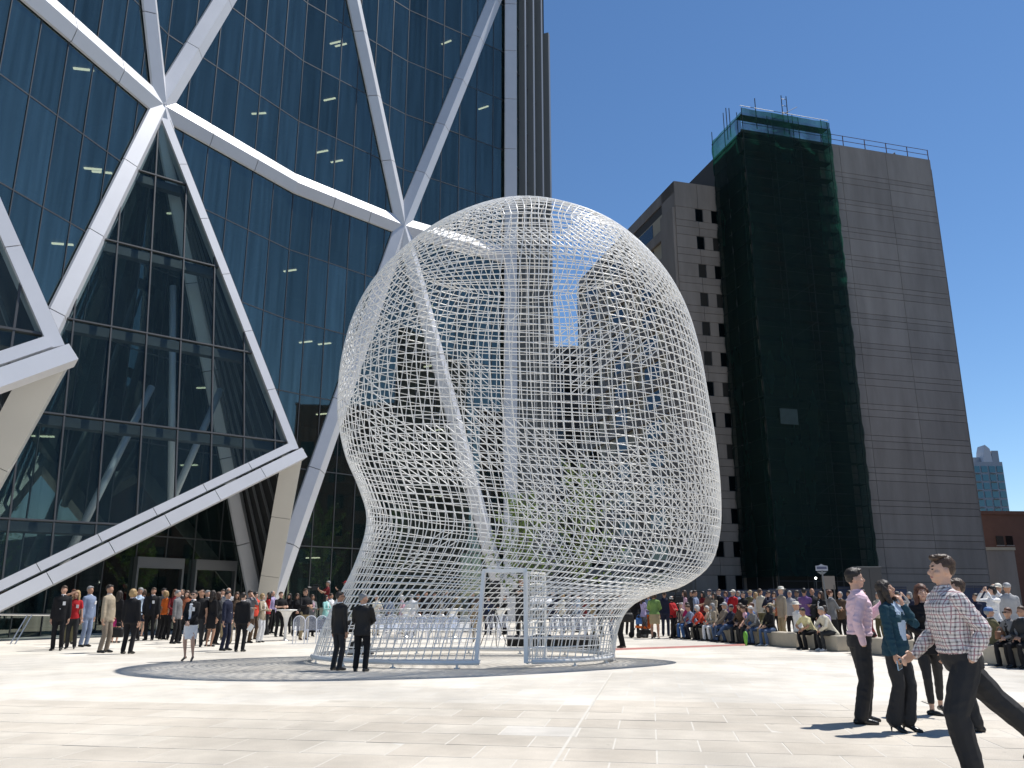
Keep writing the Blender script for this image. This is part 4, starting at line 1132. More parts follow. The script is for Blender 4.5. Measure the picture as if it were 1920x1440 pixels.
for s_ in (-1, 1): gl.lathe([(.024, 0), (.026, .003), (.024, .006)], 10); gl.v[-30:] = [(s_*.032+x, -.098-z*.6, .108+y*.8) for x, y, z in gl.v[-30:]]
gl.bar((-.01, -.1, .112), (.01, -.1, .112), .006); gl.bar((-.058, -.094, .115), (-.080, .01, .105), .006); gl.bar((.058, -.094, .115), (.080, .01, .105), .006)
shades_me = gl.mesh('sunglasses'); shades_me.materials.append(GLS)
tie = MB(); tie.prism([(-.018, 0, 0), (.018, 0, 0), (.012, 0, -.05), (.030, 0, -.36), (0, 0, -.41), (-.030, 0, -.36), (-.012, 0, -.05)], (0, -.008, 0)); tie_me = tie.mesh('tie')
LIB = {}
def person(loc, rz, H, pose, sex, garment, top, bot, hair=('short', 'brown'), inner='white', skin=0, shoe='black', label='', group=None, badge=False, shades=False, tiec=None,
           hat=None, wide=1.0, voxel=.021, detail=False, fine=False, **kw):
    key = (pose, sex, garment, voxel, detail, tuple(sorted((k, str(v)) for k, v in kw.items())))
    if key not in LIB: LIB[key] = build_body(pose, sex, garment, voxel, detail=detail, **kw)
    me, info = LIB[key]
    o = link('person', me); k = H/1.75
    o.location = loc; o.rotation_euler = (0, 0, rz); o.scale = (k*wide, k*wide, k)
    ms = [SK[skin], cloth(top) if isinstance(top, str) else top, cloth(bot) if isinstance(bot, str) else bot, SHOE_M[shoe], cloth(inner) if isinstance(inner, str) else inner, EYE, LIPM]
    for i, s in enumerate(o.material_slots): s.link = 'OBJECT'; s.material = ms[i]
    tag(o, label, 'person', group)
    T = Matrix.Translation(info['head']) @ info['HR'].to_4x4()
    def child(name, cm, m=None, mtx=T):
        c = link(name, cm, o); c.matrix_local = mtx
        if m is not None:
            for s in c.material_slots: s.link = 'OBJECT'; s.material = m
        return c
    if hair: child('hair', get_hair(hair[0], fine), HM[hair[1]])
    if hat: child('cap' if hat[0] == 'cap' else 'hat', get_hair(hat[0]), HM[hat[1]])
    if shades: child('sunglasses', shades_me)
    lean = R((POSES[pose] | kw).get('lean', 0)); SP_ = Matrix.Translation(info['pel']) @ Matrix.Rotation(lean, 4, 'X')
    if badge: child('name_badge', badge_me, None, SP_ @ Matrix.Translation((.09, -.150, .33)) @ Matrix.Rotation(R(8), 4, 'X'))
    if tiec:
        if not tie_me.materials: tie_me.materials.append(None)
        child('tie', tie_me, cloth(tiec), SP_ @ Matrix.Translation((0, -.105, .50)) @ Matrix.Rotation(R(-7), 4, 'X'))
    return o
FACE = dict(cam=0, right=90, left=-90, back=180, fr=35, fl=-35, br=140, bl=-140)
def at(x, fy, hy=None, H=None):
    p = G(x, fy); 
    if H is None: H = min(max((fy-hy)/(fy-1122)*CAM_H, 1.56), 1.90)
    return p, H
def plaid_mat():
    m, n, b = nmat('plaid_shirt'); L = n.links
    tc = n.nodes.new('ShaderNodeTexCoord'); sx = n.nodes.new('ShaderNodeSeparateXYZ'); L.new(tc.outputs['Object'], sx.inputs[0])
    sn = n.nodes.new('ShaderNodeSeparateXYZ'); L.new(tc.outputs['Normal'], sn.inputs[0])
    def mth(op, a, c=None):
        x = n.nodes.new('ShaderNodeMath'); x.operation = op
        for i, v in enumerate((a, c)):
            if v is None: continue
            if isinstance(v, (int, float)): x.inputs[i].default_value = v
            else: L.new(v, x.inputs[i])
        return x.outputs[0]
    side = mth('GREATER_THAN', mth('ABSOLUTE', sn.outputs['X']), 0.7)
    h = mth('ADD', mth('MULTIPLY', sx.outputs['Y'], side), mth('MULTIPLY', sx.outputs['X'], mth('SUBTRACT', 1.0, side)))
    wob = n.nodes.new('ShaderNodeTexNoise'); wob.inputs['Scale'].default_value = 7; L.new(tc.outputs['Object'], wob.inputs['Vector'])
    wv = mth('MULTIPLY', mth('SUBTRACT', wob.outputs['Fac'], .5), .035)
    def lines(v, per, ph, wd): return mth('LESS_THAN', mth('FRACT', mth('ADD', mth('DIVIDE', mth('ADD', v, wv), per), ph)), wd)
    zc = sx.outputs['Z']
    dk = mth('ADD', lines(h, 0.056, 0, .22), lines(zc, 0.060, 0, .22)); rd = mth('ADD', lines(h, 0.056, .42, .13), lines(zc, 0.060, .42, .13))
    def mixc(fac, a, c):
        x = n.nodes.new('ShaderNodeMix'); x.data_type = 'RGBA'; L.new(fac, x.inputs['Factor'])
        if isinstance(a, tuple): x.inputs['A'].default_value = a
        else: L.new(a, x.inputs['A'])
        x.inputs['B'].default_value = c; return x.outputs['Result']
    c1 = mixc(mth('MULTIPLY', mth('MINIMUM', rd, 1.0), .75), (.70, .66, .64, 1), (.25, .05, .09, 1))
    c2 = mixc(mth('MULTIPLY', mth('MINIMUM', dk, 2.0), .45), c1, (.05, .03, .05, 1))
    L.new(c2, b.inputs['Base Color']); b.inputs['Roughness'].default_value = .85
    t = n.nodes.new('ShaderNodeTexNoise'); t.inputs['Scale'].default_value = 14; t.inputs['Detail'].default_value = 3; L.new(tc.outputs['Object'], t.inputs['Vector'])
    bp = n.nodes.new('ShaderNodeBump'); bp.inputs['Strength'].default_value = .7; bp.inputs['Distance'].default_value = .02; L.new(t.outputs['Fac'], bp.inputs['Height']); L.new(bp.outputs[0], b.inputs['Normal'])
    return m
PLAID = plaid_mat()
CLOTH['fgpink'] = mat('pink_shirt', (.78, .56, .63), .85, var=.06, scale=5, bump=.8, bscale=13, stretch=(1, 1, .6))
CLOTH['fgblack'] = mat('black_trousers', (.016, .016, .018), .8, var=.15, scale=8, bump=.6, bscale=10, stretch=(1, 1, .35))
CLOTH['fgteal'] = mat('teal_cardigan', (.012, .050, .075), .95, var=.15, scale=40, bump=.6, bscale=12)
# ---------------------------------------------------------------- five people in the foreground
FG = dict(voxel=.007, detail=True, fine=True)
p, H = at(1622, 1358, H=1.88)
f1 = person(p, R(84), H, 'stand', 'm', 'tuck', 'fgpink', 'fgblack', ('quiff', 'dark'), skin=2, hl=(.02, -.36, 1.36), hlf=(0, -.1, 1.0), polel=(.4, .5, -1), hlp=(-.2, -.6, .1), thumbl=(-1, 0, 0), curll=.25,
       hr=(-.20, -.02, .88), poler=(-.5, 1, .1), hider=1, lean=4, hp=2, loose=.014, pel=(0, -.03, .93), fl=(.10, -.07, 0), fr=(-.10, .03, 0), label='young man in pink dress shirt and black trousers, facing right among the nearest group', group=None, **FG)
p, H = at(1694, 1374, H=1.68)
f2 = person(p, R(36), H, 'stand', 'f', 'cardigan', 'fgteal', 'fgblack', ('long', 'dark'), inner='paleblue', skin=0, hl=(.06, -.15, 1.47), hlf=(-.2, .1, 1), polel=(.5, -.3, -1), thumbl=(-1, 0, 0),
       hr=(-.21, -.13, .83), curlr=.9, lean=0, hp=14, pel=(0, -.02, .93), hy=12, hroll=-8, flare=.030, loose=.006, innerw=1.9, heel=.055, fl=(.08, -.06, 0), fr=(-.07, .02, 0), hem=.84, label='laughing woman in teal cardigan and wide black trousers, holding a phone low', **FG)
p, H = at(1756, 1342, H=1.70)
f3 = person(p, R(-12), H, 'stand', 'f', 'blazer', 'black', 'fgblack', ('long', 'auburn'), inner='black', skin=2, hr=(-.02, -.23, 1.06), hrf=(1, -.2, .0), poler=(-1, .3, -.3), hl=(.20, -.12, .88),
       nocollar=1, slim=.018, crop=.09, hem=.80, fr=(-.06, -.10, 0), fl=(.13, .22, .0), tr=(.75, -.6, 0), hy=4, label='smiling woman in black blazer and cropped black trousers with ballet flats', **FG)
p, H = at(1824, 1372, H=1.74)
f5 = person(p, R(-105), H, 'stand', 'm', 'tuck', 'paleblue', 'fgblack', ('short', 'brown'), skin=0, loose=.014, hl=(.22, -.20, .90), label='man in pale blue shirt half hidden behind the man in plaid', **FG)
p, H = at(1832, 1460, H=1.92)
f4 = person(p, R(-90), H, 'stand', 'm', 'tuck', PLAID, 'fgblack', ('quiff', 'brown'), skin=2, pel=(0, 0, .905), lean=9, hp=4, loose=.026, hidel=1, fl=(.09, -.10, 0), fr=(-.09, .66, .12), tpr=-42, kfr=(0, -1, -.6), hr=(-.24, -.27, .90), hrf=(.2, -1, -.1), poler=(-.3, 1, -.4), hrp=(.9, 0, -.3), thumbr=(0, 0, 1), curlr=.8,
       hl=(.20, -.02, .90), polel=(.5, 1, .1), hy=-4, label='man in plaid shirt striding left across the front of the picture', **FG)

# ---------------------------------------------------------------- the standing crowd
# x, feet y, head y, facing, pose, sex, garment, top, bottom, hair, extras, label
S_ = [
 (105, 1220, 1097, 8, 'stand', 'm', 'jacket', 'black', 'black', ('short', 'brown'), dict(badge=1), 'man in black suit with white name badge, nearest the metal handrail'),
 (131, 1217, 1106, 15, 'brow', 'f', 'tee', 'red', 'charcoal', ('long', 'blond'), dict(badge=1, hem=.9), 'blond woman in red top shading her eyes with her hand'),
 (126, 1208, 1104, 30, 'stand', 'm', 'shirt', 'olive', 'olive', ('short', 'auburn'), {}, 'man in olive half hidden behind the woman in red top'),
 (157, 1213, 1097, 70, 'stand', 'm', 'jacket', 'bluegrey', 'bluegrey', ('short', 'grey'), dict(badge=1), 'grey haired man in blue grey suit turned to the right'),
 (193, 1224, 1095, 80, 'pocket', 'm', 'jacket', 'beige', 'taupe', ('short', 'dark'), {}, 'man in beige suit standing in profile with a hand in his pocket'),
 (238, 1226, 1103, 172, 'stand', 'm', 'jacket', 'black', 'black', ('bob', 'blond'), dict(wide=1.06), 'fair haired person in black suit seen from behind'),
 (215, 1206, 1107, 160, 'stand', 'f', 'dress', 'black', 'black', ('long', 'dark'), dict(), 'dark haired woman in black dress beside the pink bag'),
 (252, 1202, 1101, -30, 'chin', 'm', 'shirt', 'paleblue', 'black', ('short', 'grey'), dict(skin=1), 'man in pale blue shirt with raised hand behind the fair haired person'),
 (278, 1201, 1099, 5, 'stand', 'm', 'jacket', 'black', 'black', ('short', 'brown'), dict(tiec='navy', badge=1, wide=1.06), 'man in black suit, white shirt and dark tie before the entrance'),
 (299, 1197, 1102, 60, 'clasp', 'm', 'jacket', 'charcoal', 'black', ('short', 'black'), {}, 'dark haired man in charcoal jacket behind the woman in orange'),
 (304, 1200, 1107, 150, 'stand', 'f', 'tee', 'orange', 'black', ('bob', 'blond'), dict(hem=.9), 'woman in bright orange top and black trousers seen from behind'),
 (320, 1200, 1104, 40, 'clasp', 'f', 'shirt', 'darkred', 'black', ('long', 'auburn'), {}, 'red haired woman in dark red blouse behind the man in grey jacket'),
 (326, 1207, 1106, 85, 'pocket', 'm', 'jacket', 'grey', 'black', ('short', 'grey'), dict(inner='bluegrey'), 'grey haired man in grey jacket and black trousers in profile'),
 (342, 1204, 1106, 10, 'cup', 'f', 'shirt', 'rust', 'charcoal', ('bob', 'brown'), {}, 'woman in rust patterned blouse looking over a shoulder'),
 (352, 1240, 1110, -4, 'clasp', 'f', 'blazer', 'black', 'white', ('bun', 'dark'), dict(skirt=1, shades=1, badge=1, heel=.06, hem=.86), 'woman in black jacket and white skirt wearing sunglasses and high heels'),
 (369, 1213, 1105, 0, 'brow', 'm', 'tee', 'black', 'charcoal', ('short', 'brown'), dict(skin=1), 'man in black tee shirt raising his arm to shade his eyes'),
 (392, 1213, 1106, 150, 'stand', 'f', 'dress', 'black', 'black', ('long', 'dark'), dict(skin=1), 'woman with long dark hair in knee length black dress'),
 (404, 1209, 1109, 120, 'cup', 'f', 'cardigan', 'charcoal', 'black', ('long', 'brown'), {}, 'woman in charcoal cardigan next to the long black dress'),
 (420, 1220, 1108, 80, 'pocket', 'm', 'jacket', 'navy', 'navy', ('short', 'dark'), {}, 'man in dark navy suit in profile looking right'),
 (421, 1200, 1101, 25, 'stand', 'm', 'shirt', 'lightgrey', 'khaki', ('thin', 'white'), dict(shades=1), 'white haired man in sunglasses standing behind the navy suit'),
 (449, 1222, 1110, 176, 'stand', 'm', 'jacket', 'black', 'black', ('short', 'dark'), {}, 'man in black suit from behind holding a folded white paper'),
 (437, 1208, 1109, 20, 'clasp', 'f', 'shirt', 'brown', 'beige', ('long', 'brown'), {}, 'brown haired woman in brown blouse between two dark suits'),
 (463, 1206, 1106, 55, 'chin', 'm', 'jacket', 'grey', 'brown', ('short', 'dark'), dict(inner='pink'), 'man in grey jacket holding his chin'),
 (474, 1200, 1109, 60, 'stand', 'f', 'shirt', 'coral', 'brown', ('bob', 'dark'), {}, 'woman in coral red top behind the beige jacket'),
 (487, 1205, 1112, 70, 'hold', 'f', 'jacket', 'beige', 'white', ('bob', 'blond'), dict(flare=.01), 'blond woman in beige jacket and white trousers'),
 (507, 1188, 1107, 75, 'stand', 'm', 'tuck', 'lilac', 'black', ('thin', 'grey'), dict(tiec='navy'), 'balding man in lilac shirt and tie behind the cocktail table'),
 (522, 1194, 1109, 40, 'hold', 'm', 'polo', 'black', 'black', ('short', 'brown'), dict(wide=1.08), 'man in black polo shirt reading papers at the cocktail table'),
 (538, 1189, 1112, -10, 'clasp', 'f', 'shirt', 'black', 'black', ('long', 'black'), {}, 'woman with long black hair behind the cocktail table'),
 (553, 1193, 1112, 20, 'clasp', 'f', 'cardigan', 'black', 'black', ('long', 'brown'), dict(shades=1, inner='black'), 'woman in black cardigan and sunglasses right of the cocktail table'),
 (568, 1200, 1103, 45, 'hold', 'm', 'shirt', 'black', 'khaki', ('short', 'brown'), dict(shades=1, shoe='brown'), 'man in black shirt and khaki trousers holding a camera'),
 (582, 1194, 1114, 45, 'cross', 'f', 'cardigan', 'grey', 'black', ('long', 'brown'), dict(inner='pink'), 'woman in grey cardigan with folded arms beside clear chairs'),
 (608, 1194, 1115, 70, 'hold', 'f', 'cardigan', 'mint', 'black', ('long', 'black'), {}, 'black haired woman in mint green cardigan beside the sculpture'),
 (618, 1189, 1112, 60, 'stand', 'f', 'shirt', 'white', 'charcoal', ('bun', 'brown'), {}, 'woman in white blouse behind the mint cardigan'),
 (632, 1257, 1108, 142, 'stand', 'm', 'jacket', 'leather', 'charcoal', ('short', 'dark'), dict(shades=1, skin=1, voxel=.012, hy=-30, detail=True), 'security guard in black leather jacket and sunglasses, left of the pair'),
 (676, 1259, 1112, 172, 'clasp', 'm', 'jacket', 'leather', 'black', ('short', 'grey'), dict(wide=1.10, voxel=.012, hy=-50, detail=True), 'grey haired security guard in black leather jacket, right of the pair'),
 # beyond the sculpture, around the lectern
 (704, 1192, 1115, 40, 'hold', 'm', 'shirt', 'cream', 'khaki', ('thin', 'white'), {}, 'white haired man in cream shirt behind the chairs, left of all'),
 (728, 1188, 1117, 10, 'clasp', 'm', 'shirt', 'bluegrey', 'black', ('short', 'grey'), dict(shades=1, skin=3), 'man in sunglasses and blue grey shirt behind the chairs'),
 (752, 1190, 1115, 120, 'stand', 'f', 'shirt', 'pink', 'khaki', ('bob', 'white'), {}, 'woman in pink blouse seen through the sculpture'),
 (770, 1192, 1113, 175, 'clasp', 'm', 'shirt', 'white', 'taupe', ('thin', 'grey'), dict(wide=1.15), 'stout man in white shirt from behind, seen through the sculpture'),
 (782, 1184, 1112, 20, 'stand', 'm', 'shirt', 'brown', 'black', ('short', 'dark'), {}, 'man in brown shirt just right of the stout man in white'),
 (797, 1184, 1108, 10, 'stand', 'm', 'jacket', 'black', 'black', ('short', 'auburn'), {}, 'auburn haired man in black jacket beyond the chairs'),
 (813, 1186, 1111, 0, 'clasp', 'm', 'jacket', 'black', 'charcoal', ('short', 'brown'), dict(badge=1), 'man in black jacket with white badge beyond the chairs'),
 (829, 1184, 1111, -20, 'cup', 'f', 'cardigan', 'cream', 'black', ('bob', 'grey'), {}, 'grey haired woman in cream cardigan beyond the chairs'),
 (836, 1184, 1105, 15, 'stand', 'm', 'jacket', 'charcoal', 'charcoal', ('short', 'grey'), {}, 'tall grey haired man in charcoal suit beyond the chairs'),
 (855, 1186, 1112, 165, 'clasp', 'm', 'shirt', 'olive', 'charcoal', ('short', 'black'), dict(wide=1.05), 'man in olive shirt from behind, beyond the chairs'),
 (886, 1184, 1111, 30, 'stand', 'm', 'jacket', 'black', 'black', ('short', 'dark'), {}, 'dark haired man in black suit left of the gate post'),
 (893, 1204, 1122, 165, 'stand', 'f', 'jacket', 'tan', 'beige', ('long', 'brown'), {}, 'woman in tan jacket from behind, through the sculpture gate post'),
 (915, 1190, 1116, 10, 'stand', 'm', 'jacket', 'navy', 'navy', ('short', 'dark'), dict(tiec='blue'), 'man in navy suit with blue tie, seen through the gate'),
 (926, 1182, 1107, 0, 'stand', 'm', 'jacket', 'charcoal', 'black', None, dict(skin=1), 'bald man in charcoal suit, seen through the gate'),
 (946, 1190, 1115, -70, 'hold', 'm', 'jacket', 'black', 'black', ('short', 'dark'), {}, 'man in black suit looking left, seen through the gate'),
 (1037, 1184, 1105, -30, 'stand', 'm', 'jacket', 'navy', 'navy', ('short', 'grey'), {}, 'grey haired man in navy suit right of the lectern'),
 (1055, 1188, 1113, -60, 'hold', 'f', 'cardigan', 'cream', 'black', ('bob', 'blond'), {}, 'blond woman in cream cardigan right of the lectern'),
 (1068, 1184, 1108, -50, 'clasp', 'm', 'jacket', 'grey', 'charcoal', ('short', 'brown'), {}, 'man in grey suit beyond the blond woman in cream'),
 (1084, 1186, 1113, -60, 'cross', 'm', 'shirt', 'paleblue', 'navy', ('short', 'dark'), {}, 'man in pale blue shirt with folded arms behind the dark riser'),
 (1098, 1192, 1120, -80, 'cup', 'f', 'shirt', 'darkred', 'black', ('long', 'dark'), {}, 'woman in dark red top behind the dark riser'),
 (1113, 1190, 1118, -75, 'stand', 'm', 'shirt', 'khaki', 'olive', None, dict(hat=('hat', 'cream')), 'man in khaki shirt and straw hat behind the sculpture neck'),
 (1128, 1194, 1120, -80, 'clasp', 'm', 'jacket', 'black', 'black', ('short', 'grey'), {}, 'grey haired man in black jacket behind the sculpture neck'),
 # right side, standing
 (1148, 1204, 1120, -90, 'stand', 'f', 'shirt', 'charcoal', 'denim', ('long', 'dark'), {}, 'woman in jeans half hidden by the sculpture neck'),
 (1166, 1215, 1112, -80, 'hold', 'm', 'shirt', 'black', 'black', ('short', 'dark'), dict(shoe='brown'), 'man in black carrying a large black shoulder bag'),
 (1192, 1195, 1108, 175, 'clasp', 'm', 'shirt', 'black', 'charcoal', ('short', 'black'), {}, 'man in black shirt behind the pushchair'),
 (1208, 1196, 1116, 120, 'hold', 'f', 'shirt', 'lilac', 'grey', ('long', 'brown'), {}, 'woman in lilac blouse bending over the pushchair'),
 (1229, 1198, 1110, 172, 'clasp', 'f', 'cardigan', 'green', 'khaki', ('bob', 'brown'), dict(skirt=1, wide=1.15, hem=.92, inner='green'), 'woman in green cardigan and khaki skirt seen from behind'),
 (1249, 1193, 1108, 160, 'stand', 'm', 'shirt', 'navy', 'navy', ('short', 'brown'), {}, 'man in navy between the green cardigan and the red vest'),
 (1264, 1197, 1117, 50, 'cross', 'm', 'shirt', 'red', 'black', ('thin', 'white'), dict(wide=1.05), 'white haired man in red vest with folded arms'),
 (1286, 1190, 1106, -80, 'stand', 'f', 'shirt', 'pink', 'charcoal', ('long', 'brown'), {}, 'woman in pale pink shirt behind the light stand'),
 (1308, 1192, 1106, 60, 'cup', 'm', 'tee', 'bluegrey', 'navy', ('short', 'dark'), dict(shades=1), 'man in blue grey tee shirt with a cup behind the seated row'),
 (1334, 1190, 1104, -70, 'clasp', 'm', 'jacket', 'taupe', 'black', ('short', 'grey'), dict(hat=('cap', 'navy')), 'man in taupe jacket and navy cap behind the seated row'),
 (1343, 1192, 1111, -60, 'hold', 'f', 'shirt', 'beige', 'black', ('long', 'dark'), {}, 'long haired woman in beige blouse behind the seated row'),
 (1352, 1190, 1104, -50, 'clasp', 'm', 'jacket', 'black', 'black', ('short', 'brown'), {}, 'man in black jacket behind the beige blouse'),
 (1379, 1191, 1105, -60, 'cup', 'm', 'jacket', 'red', 'charcoal', ('thin', 'grey'), dict(hat=('cap', 'cream')), 'man in red jacket and cream cap behind the seated row'),
 (1398, 1194, 1109, -40, 'cross', 'm', 'shirt', 'black', 'black', ('short', 'black'), {}, 'dark haired man in black shirt with folded arms behind the seated row'),
 (1432, 1193, 1103, 120, 'stand', 'm', 'shirt', 'cream', 'olive', ('short', 'brown'), dict(skin=1), 'man in cream shirt looking away behind the seated row'),
 (1471, 1206, 1100, -75, 'cup', 'm', 'jacket', 'beige', 'khaki', ('thin', 'grey'), dict(hat=('hat', 'cream')), 'man in beige jacket and white brimmed hat standing by the bench'),
 (1487, 1200, 1107, -30, 'stand', 'm', 'shirt', 'lightgrey', 'black', ('short', 'grey'), {}, 'man in light grey shirt right of the white brimmed hat'),
 (1516, 1204, 1102, 150, 'clasp', 'm', 'shirt', 'purple', 'charcoal', ('short', 'black'), {}, 'man in dark purple shirt from behind near the street sign'),
 (1531, 1204, 1102, -20, 'cross', 'm', 'jacket', 'charcoal', 'black', None, dict(skin=1, inner='grey'), 'bald man in charcoal jacket near the street sign'),
 (1566, 1208, 1105, 100, 'hold', 'f', 'jacket', 'grey', 'black', ('bun', 'auburn'), dict(shades=1), 'woman with sunglasses pushed up, right of the street sign'),
 (1628, 1206, 1105, -40, 'stand', 'm', 'jacket', 'black', 'black', ('short', 'dark'), {}, 'man in black jacket between the pink shirt and the teal cardigan'),
 (1693, 1212, 1108, 20, 'camera', 'm', 'shirt', 'lightgrey', 'navy', ('short', 'grey'), dict(hat=('cap', 'charcoal')), 'man in dark cap beyond the two foreground women'),
 (1878, 1240, 1096, -70, 'camera', 'f', 'shirt', 'white', 'black', ('bob', 'black'), dict(hem=.9), 'dark haired woman in white sleeves photographing at arm height'),
 (1889, 1232, 1090, -60, 'camera', 'm', 'shirt', 'white', 'khaki', ('thin', 'grey'), dict(hat=('cap', 'cream')), 'man in white shirt and cream cap behind the photographing woman'),
 (1907, 1236, 1088, 170, 'stand', 'm', 'jacket', 'lightgrey', 'khaki', None, dict(hat=('cap', 'lightgrey')), 'person in light grey jacket and cap at the right picture edge'),
 (1300, 1186, 1107, -70, 'stand', 'm', 'shirt', 'charcoal', 'black', ('short', 'grey'), {}, 'grey haired man in charcoal shirt left of the man with a cup'),
 (1321, 1187, 1108, -60, 'cross', 'f', 'shirt', 'darkred', 'black', ('long', 'black'), {}, 'black haired woman in dark red shirt with folded arms behind the seated row'),
 (1365, 1186, 1108, -40, 'clasp', 'f', 'cardigan', 'purple', 'black', ('bob', 'auburn'), {}, 'auburn haired woman in purple cardigan behind the seated row'),
 (1388, 1186, 1107, -75, 'camera', 'm', 'shirt', 'bluegrey', 'navy', ('thin', 'grey'), {}, 'man in blue grey shirt photographing behind the seated row'),
 (1411, 1188, 1106, -50, 'stand', 'm', 'jacket', 'olive', 'olive', ('short', 'brown'), dict(hat=('cap', 'khaki')), 'man in olive jacket and khaki cap behind the seated row'),
 (1421, 1192, 1110, -80, 'cup', 'f', 'tee', 'white', 'denim', ('long', 'blond'), {}, 'blond woman in white tee shirt behind the seated row'),
 (1446, 1195, 1107, -60, 'chin', 'm', 'shirt', 'navy', 'charcoal', ('short', 'dark'), dict(shades=1), 'man in navy shirt and sunglasses holding his chin behind the bench'),
 (1457, 1192, 1109, -30, 'clasp', 'f', 'jacket', 'rust', 'black', ('bob', 'brown'), {}, 'woman in rust brown jacket left of the white brimmed hat'),
 (1500, 1197, 1106, -70, 'hold', 'm', 'tee', 'grey', 'khaki', ('short', 'black'), dict(skin=3), 'man in grey tee shirt holding something, near the bench end'),
 (1546, 1205, 1108, -60, 'stand', 'f', 'cardigan', 'black', 'charcoal', ('long', 'brown'), {}, 'woman in black cardigan directly below the street sign'),
 (1583, 1206, 1108, -50, 'cross', 'm', 'jacket', 'brown', 'black', ('thin', 'grey'), {}, 'man in brown jacket behind the pink shirted man'),
 (1600, 1204, 1106, -80, 'cup', 'f', 'shirt', 'paleblue', 'denim', ('bun', 'dark'), {}, 'woman in pale blue shirt just left of the pink shirted man'),
 (1655, 1206, 1110, -70, 'clasp', 'm', 'shirt', 'cream', 'olive', ('short', 'white'), {}, 'white haired man in cream shirt between foreground heads'),
 (1715, 1208, 1109, -60, 'stand', 'f', 'cardigan', 'navy', 'black', ('bob', 'grey'), {}, 'grey haired woman in navy cardigan beyond the black blazer'),
 (1842, 1222, 1112, -75, 'cross', 'm', 'shirt', 'navy', 'black', ('short', 'dark'), {}, 'man in navy shirt behind the seated blue cap'),
 (1180, 1190, 1112, 150, 'stand', 'm', 'jacket', 'charcoal', 'black', ('short', 'grey'), {}, 'man in charcoal jacket between the bag carrier and the pushchair'),
 (1218, 1190, 1112, 170, 'clasp', 'm', 'shirt', 'bluegrey', 'charcoal', ('short', 'dark'), {}, 'man in blue grey shirt hidden left of the green cardigan'),
 (382, 1203, 1106, 60, 'hold', 'm', 'jacket', 'charcoal', 'charcoal', ('short', 'grey'), {}, 'grey haired man in charcoal suit behind the long black dress'),
 (262, 1194, 1104, 150, 'clasp', 'f', 'dress', 'navy', 'navy', ('bob', 'brown'), {}, 'woman in navy dress at the entrance door'),
 (333, 1194, 1104, -30, 'chin', 'm', 'jacket', 'black', 'black', ('thin', 'brown'), {}, 'man in black jacket at the back by the right entrance door'),
 (410, 1196, 1104, -20, 'cup', 'm', 'jacket', 'taupe', 'brown', ('short', 'dark'), {}, 'man in taupe jacket at the back between the suits'),
 (498, 1191, 1110, -60, 'cross', 'f', 'shirt', 'red', 'charcoal', ('long', 'dark'), {}, 'woman in red shirt behind the beige jacket and the lilac shirt'),
]
sizes = []
for (x, fy, hy, fc, pose, sex, gm, top, bot, hr, ex, lab) in S_:
    p, H = at(x, fy, hy); ex = dict(ex)
    if hr is None: ex['hair'] = None
    else: ex['hair'] = hr
    grp = None
    o = person(p, R(fc+rnd.uniform(-5, 5)), H, pose, sex, gm, top, bot, skin=ex.pop('skin', rnd.choice((0, 0, 1, 2))), label=lab, **ex)
red_vest = [o for o in bpy.data.objects if o.get('label', '').startswith('white haired man in red vest')][0]

# ---------------------------------------------------------------- benches and the seated row
M['bench'] = mat('cast_concrete_bench', (.46, .41, .33), .85, var=.10, scale=3, bump=.4, bscale=60)
BA, BB = G(1296, 1199)+Vector((.45, 0, 0)), G(1908, 1254)+Vector((.55, 0, 0))
bd = (BB-BA); bl = bd.length; bd = bd/bl; bn = Vector((bd.y, -bd.x, 0))     # bn points left, towards the sculpture
if bn.x > 0: bn = -bn
def bench_at(x):
    r = (x-960)/FPX/1.047
    t = (r*BA.y-BA.x)/(bd.x-r*bd.y); return t
fac = math.atan2(bn.x, -bn.y)*-1
fac = math.atan2(bn.y, bn.x)+math.pi/2
spans = [(-.3, 4.0), (4.35, 7.3)]
t1, t2 = bench_at(1452), bench_at(1508); t3, t4 = bench_at(1528), bench_at(1585)
t5, t6 = bench_at(1690), bench_at(1760); t7, t8 = bench_at(1858), bench_at(1990)
bl_ = [('long pale concrete bench block under the far seated row', -.4, bench_at(1385)), ('pale concrete bench block under the seated people in caps', bench_at(1388), bench_at(1440)),
       ('pale concrete bench block under the man in white shirt', t1, t2), ('pale concrete bench block under the man in pale yellow shirt', t3, t4),
       ('pale concrete bench block behind the foreground group', bench_at(1605), t6), ('pale concrete bench block at the right picture edge', t7, t8)]
for lab, a, b in bl_:
    c = BA+bd*((a+b)/2); L = max(b-a, 1.0); bh = .45; hw = .29
    mb = MB(); pts = [(-L/2, -hw), (L/2, -hw), (L/2, hw), (-L/2, hw)]; e = .018
    mb.poly([(x, y, .0) for x, y in pts]+[(x, y, bh-e) for x, y in pts]+[(x-math.copysign(e, x), y-math.copysign(e, y), bh) for x, y in pts],
            [(0, 1, 5, 4), (1, 2, 6, 5), (2, 3, 7, 6), (3, 0, 4, 7), (4, 5, 9, 8), (5, 6, 10, 9), (6, 7, 11, 10), (7, 4, 8, 11), (8, 9, 10, 11)])
    root = tag(empty('concrete_bench', c, math.atan2(bd.y, bd.x)), lab, 'bench', 'concrete bench blocks')
    mb2 = MB().box(-L/2+.04, L/2-.04, -hw+.05, hw-.05, 0, .05)
    for i, v in enumerate(mb.v): mb.v[i] = (v[0], v[1], max(v[2], .045))
    mb.build('seat_block', M['bench'], root); mb2.build('plinth', M['kerb'], root)
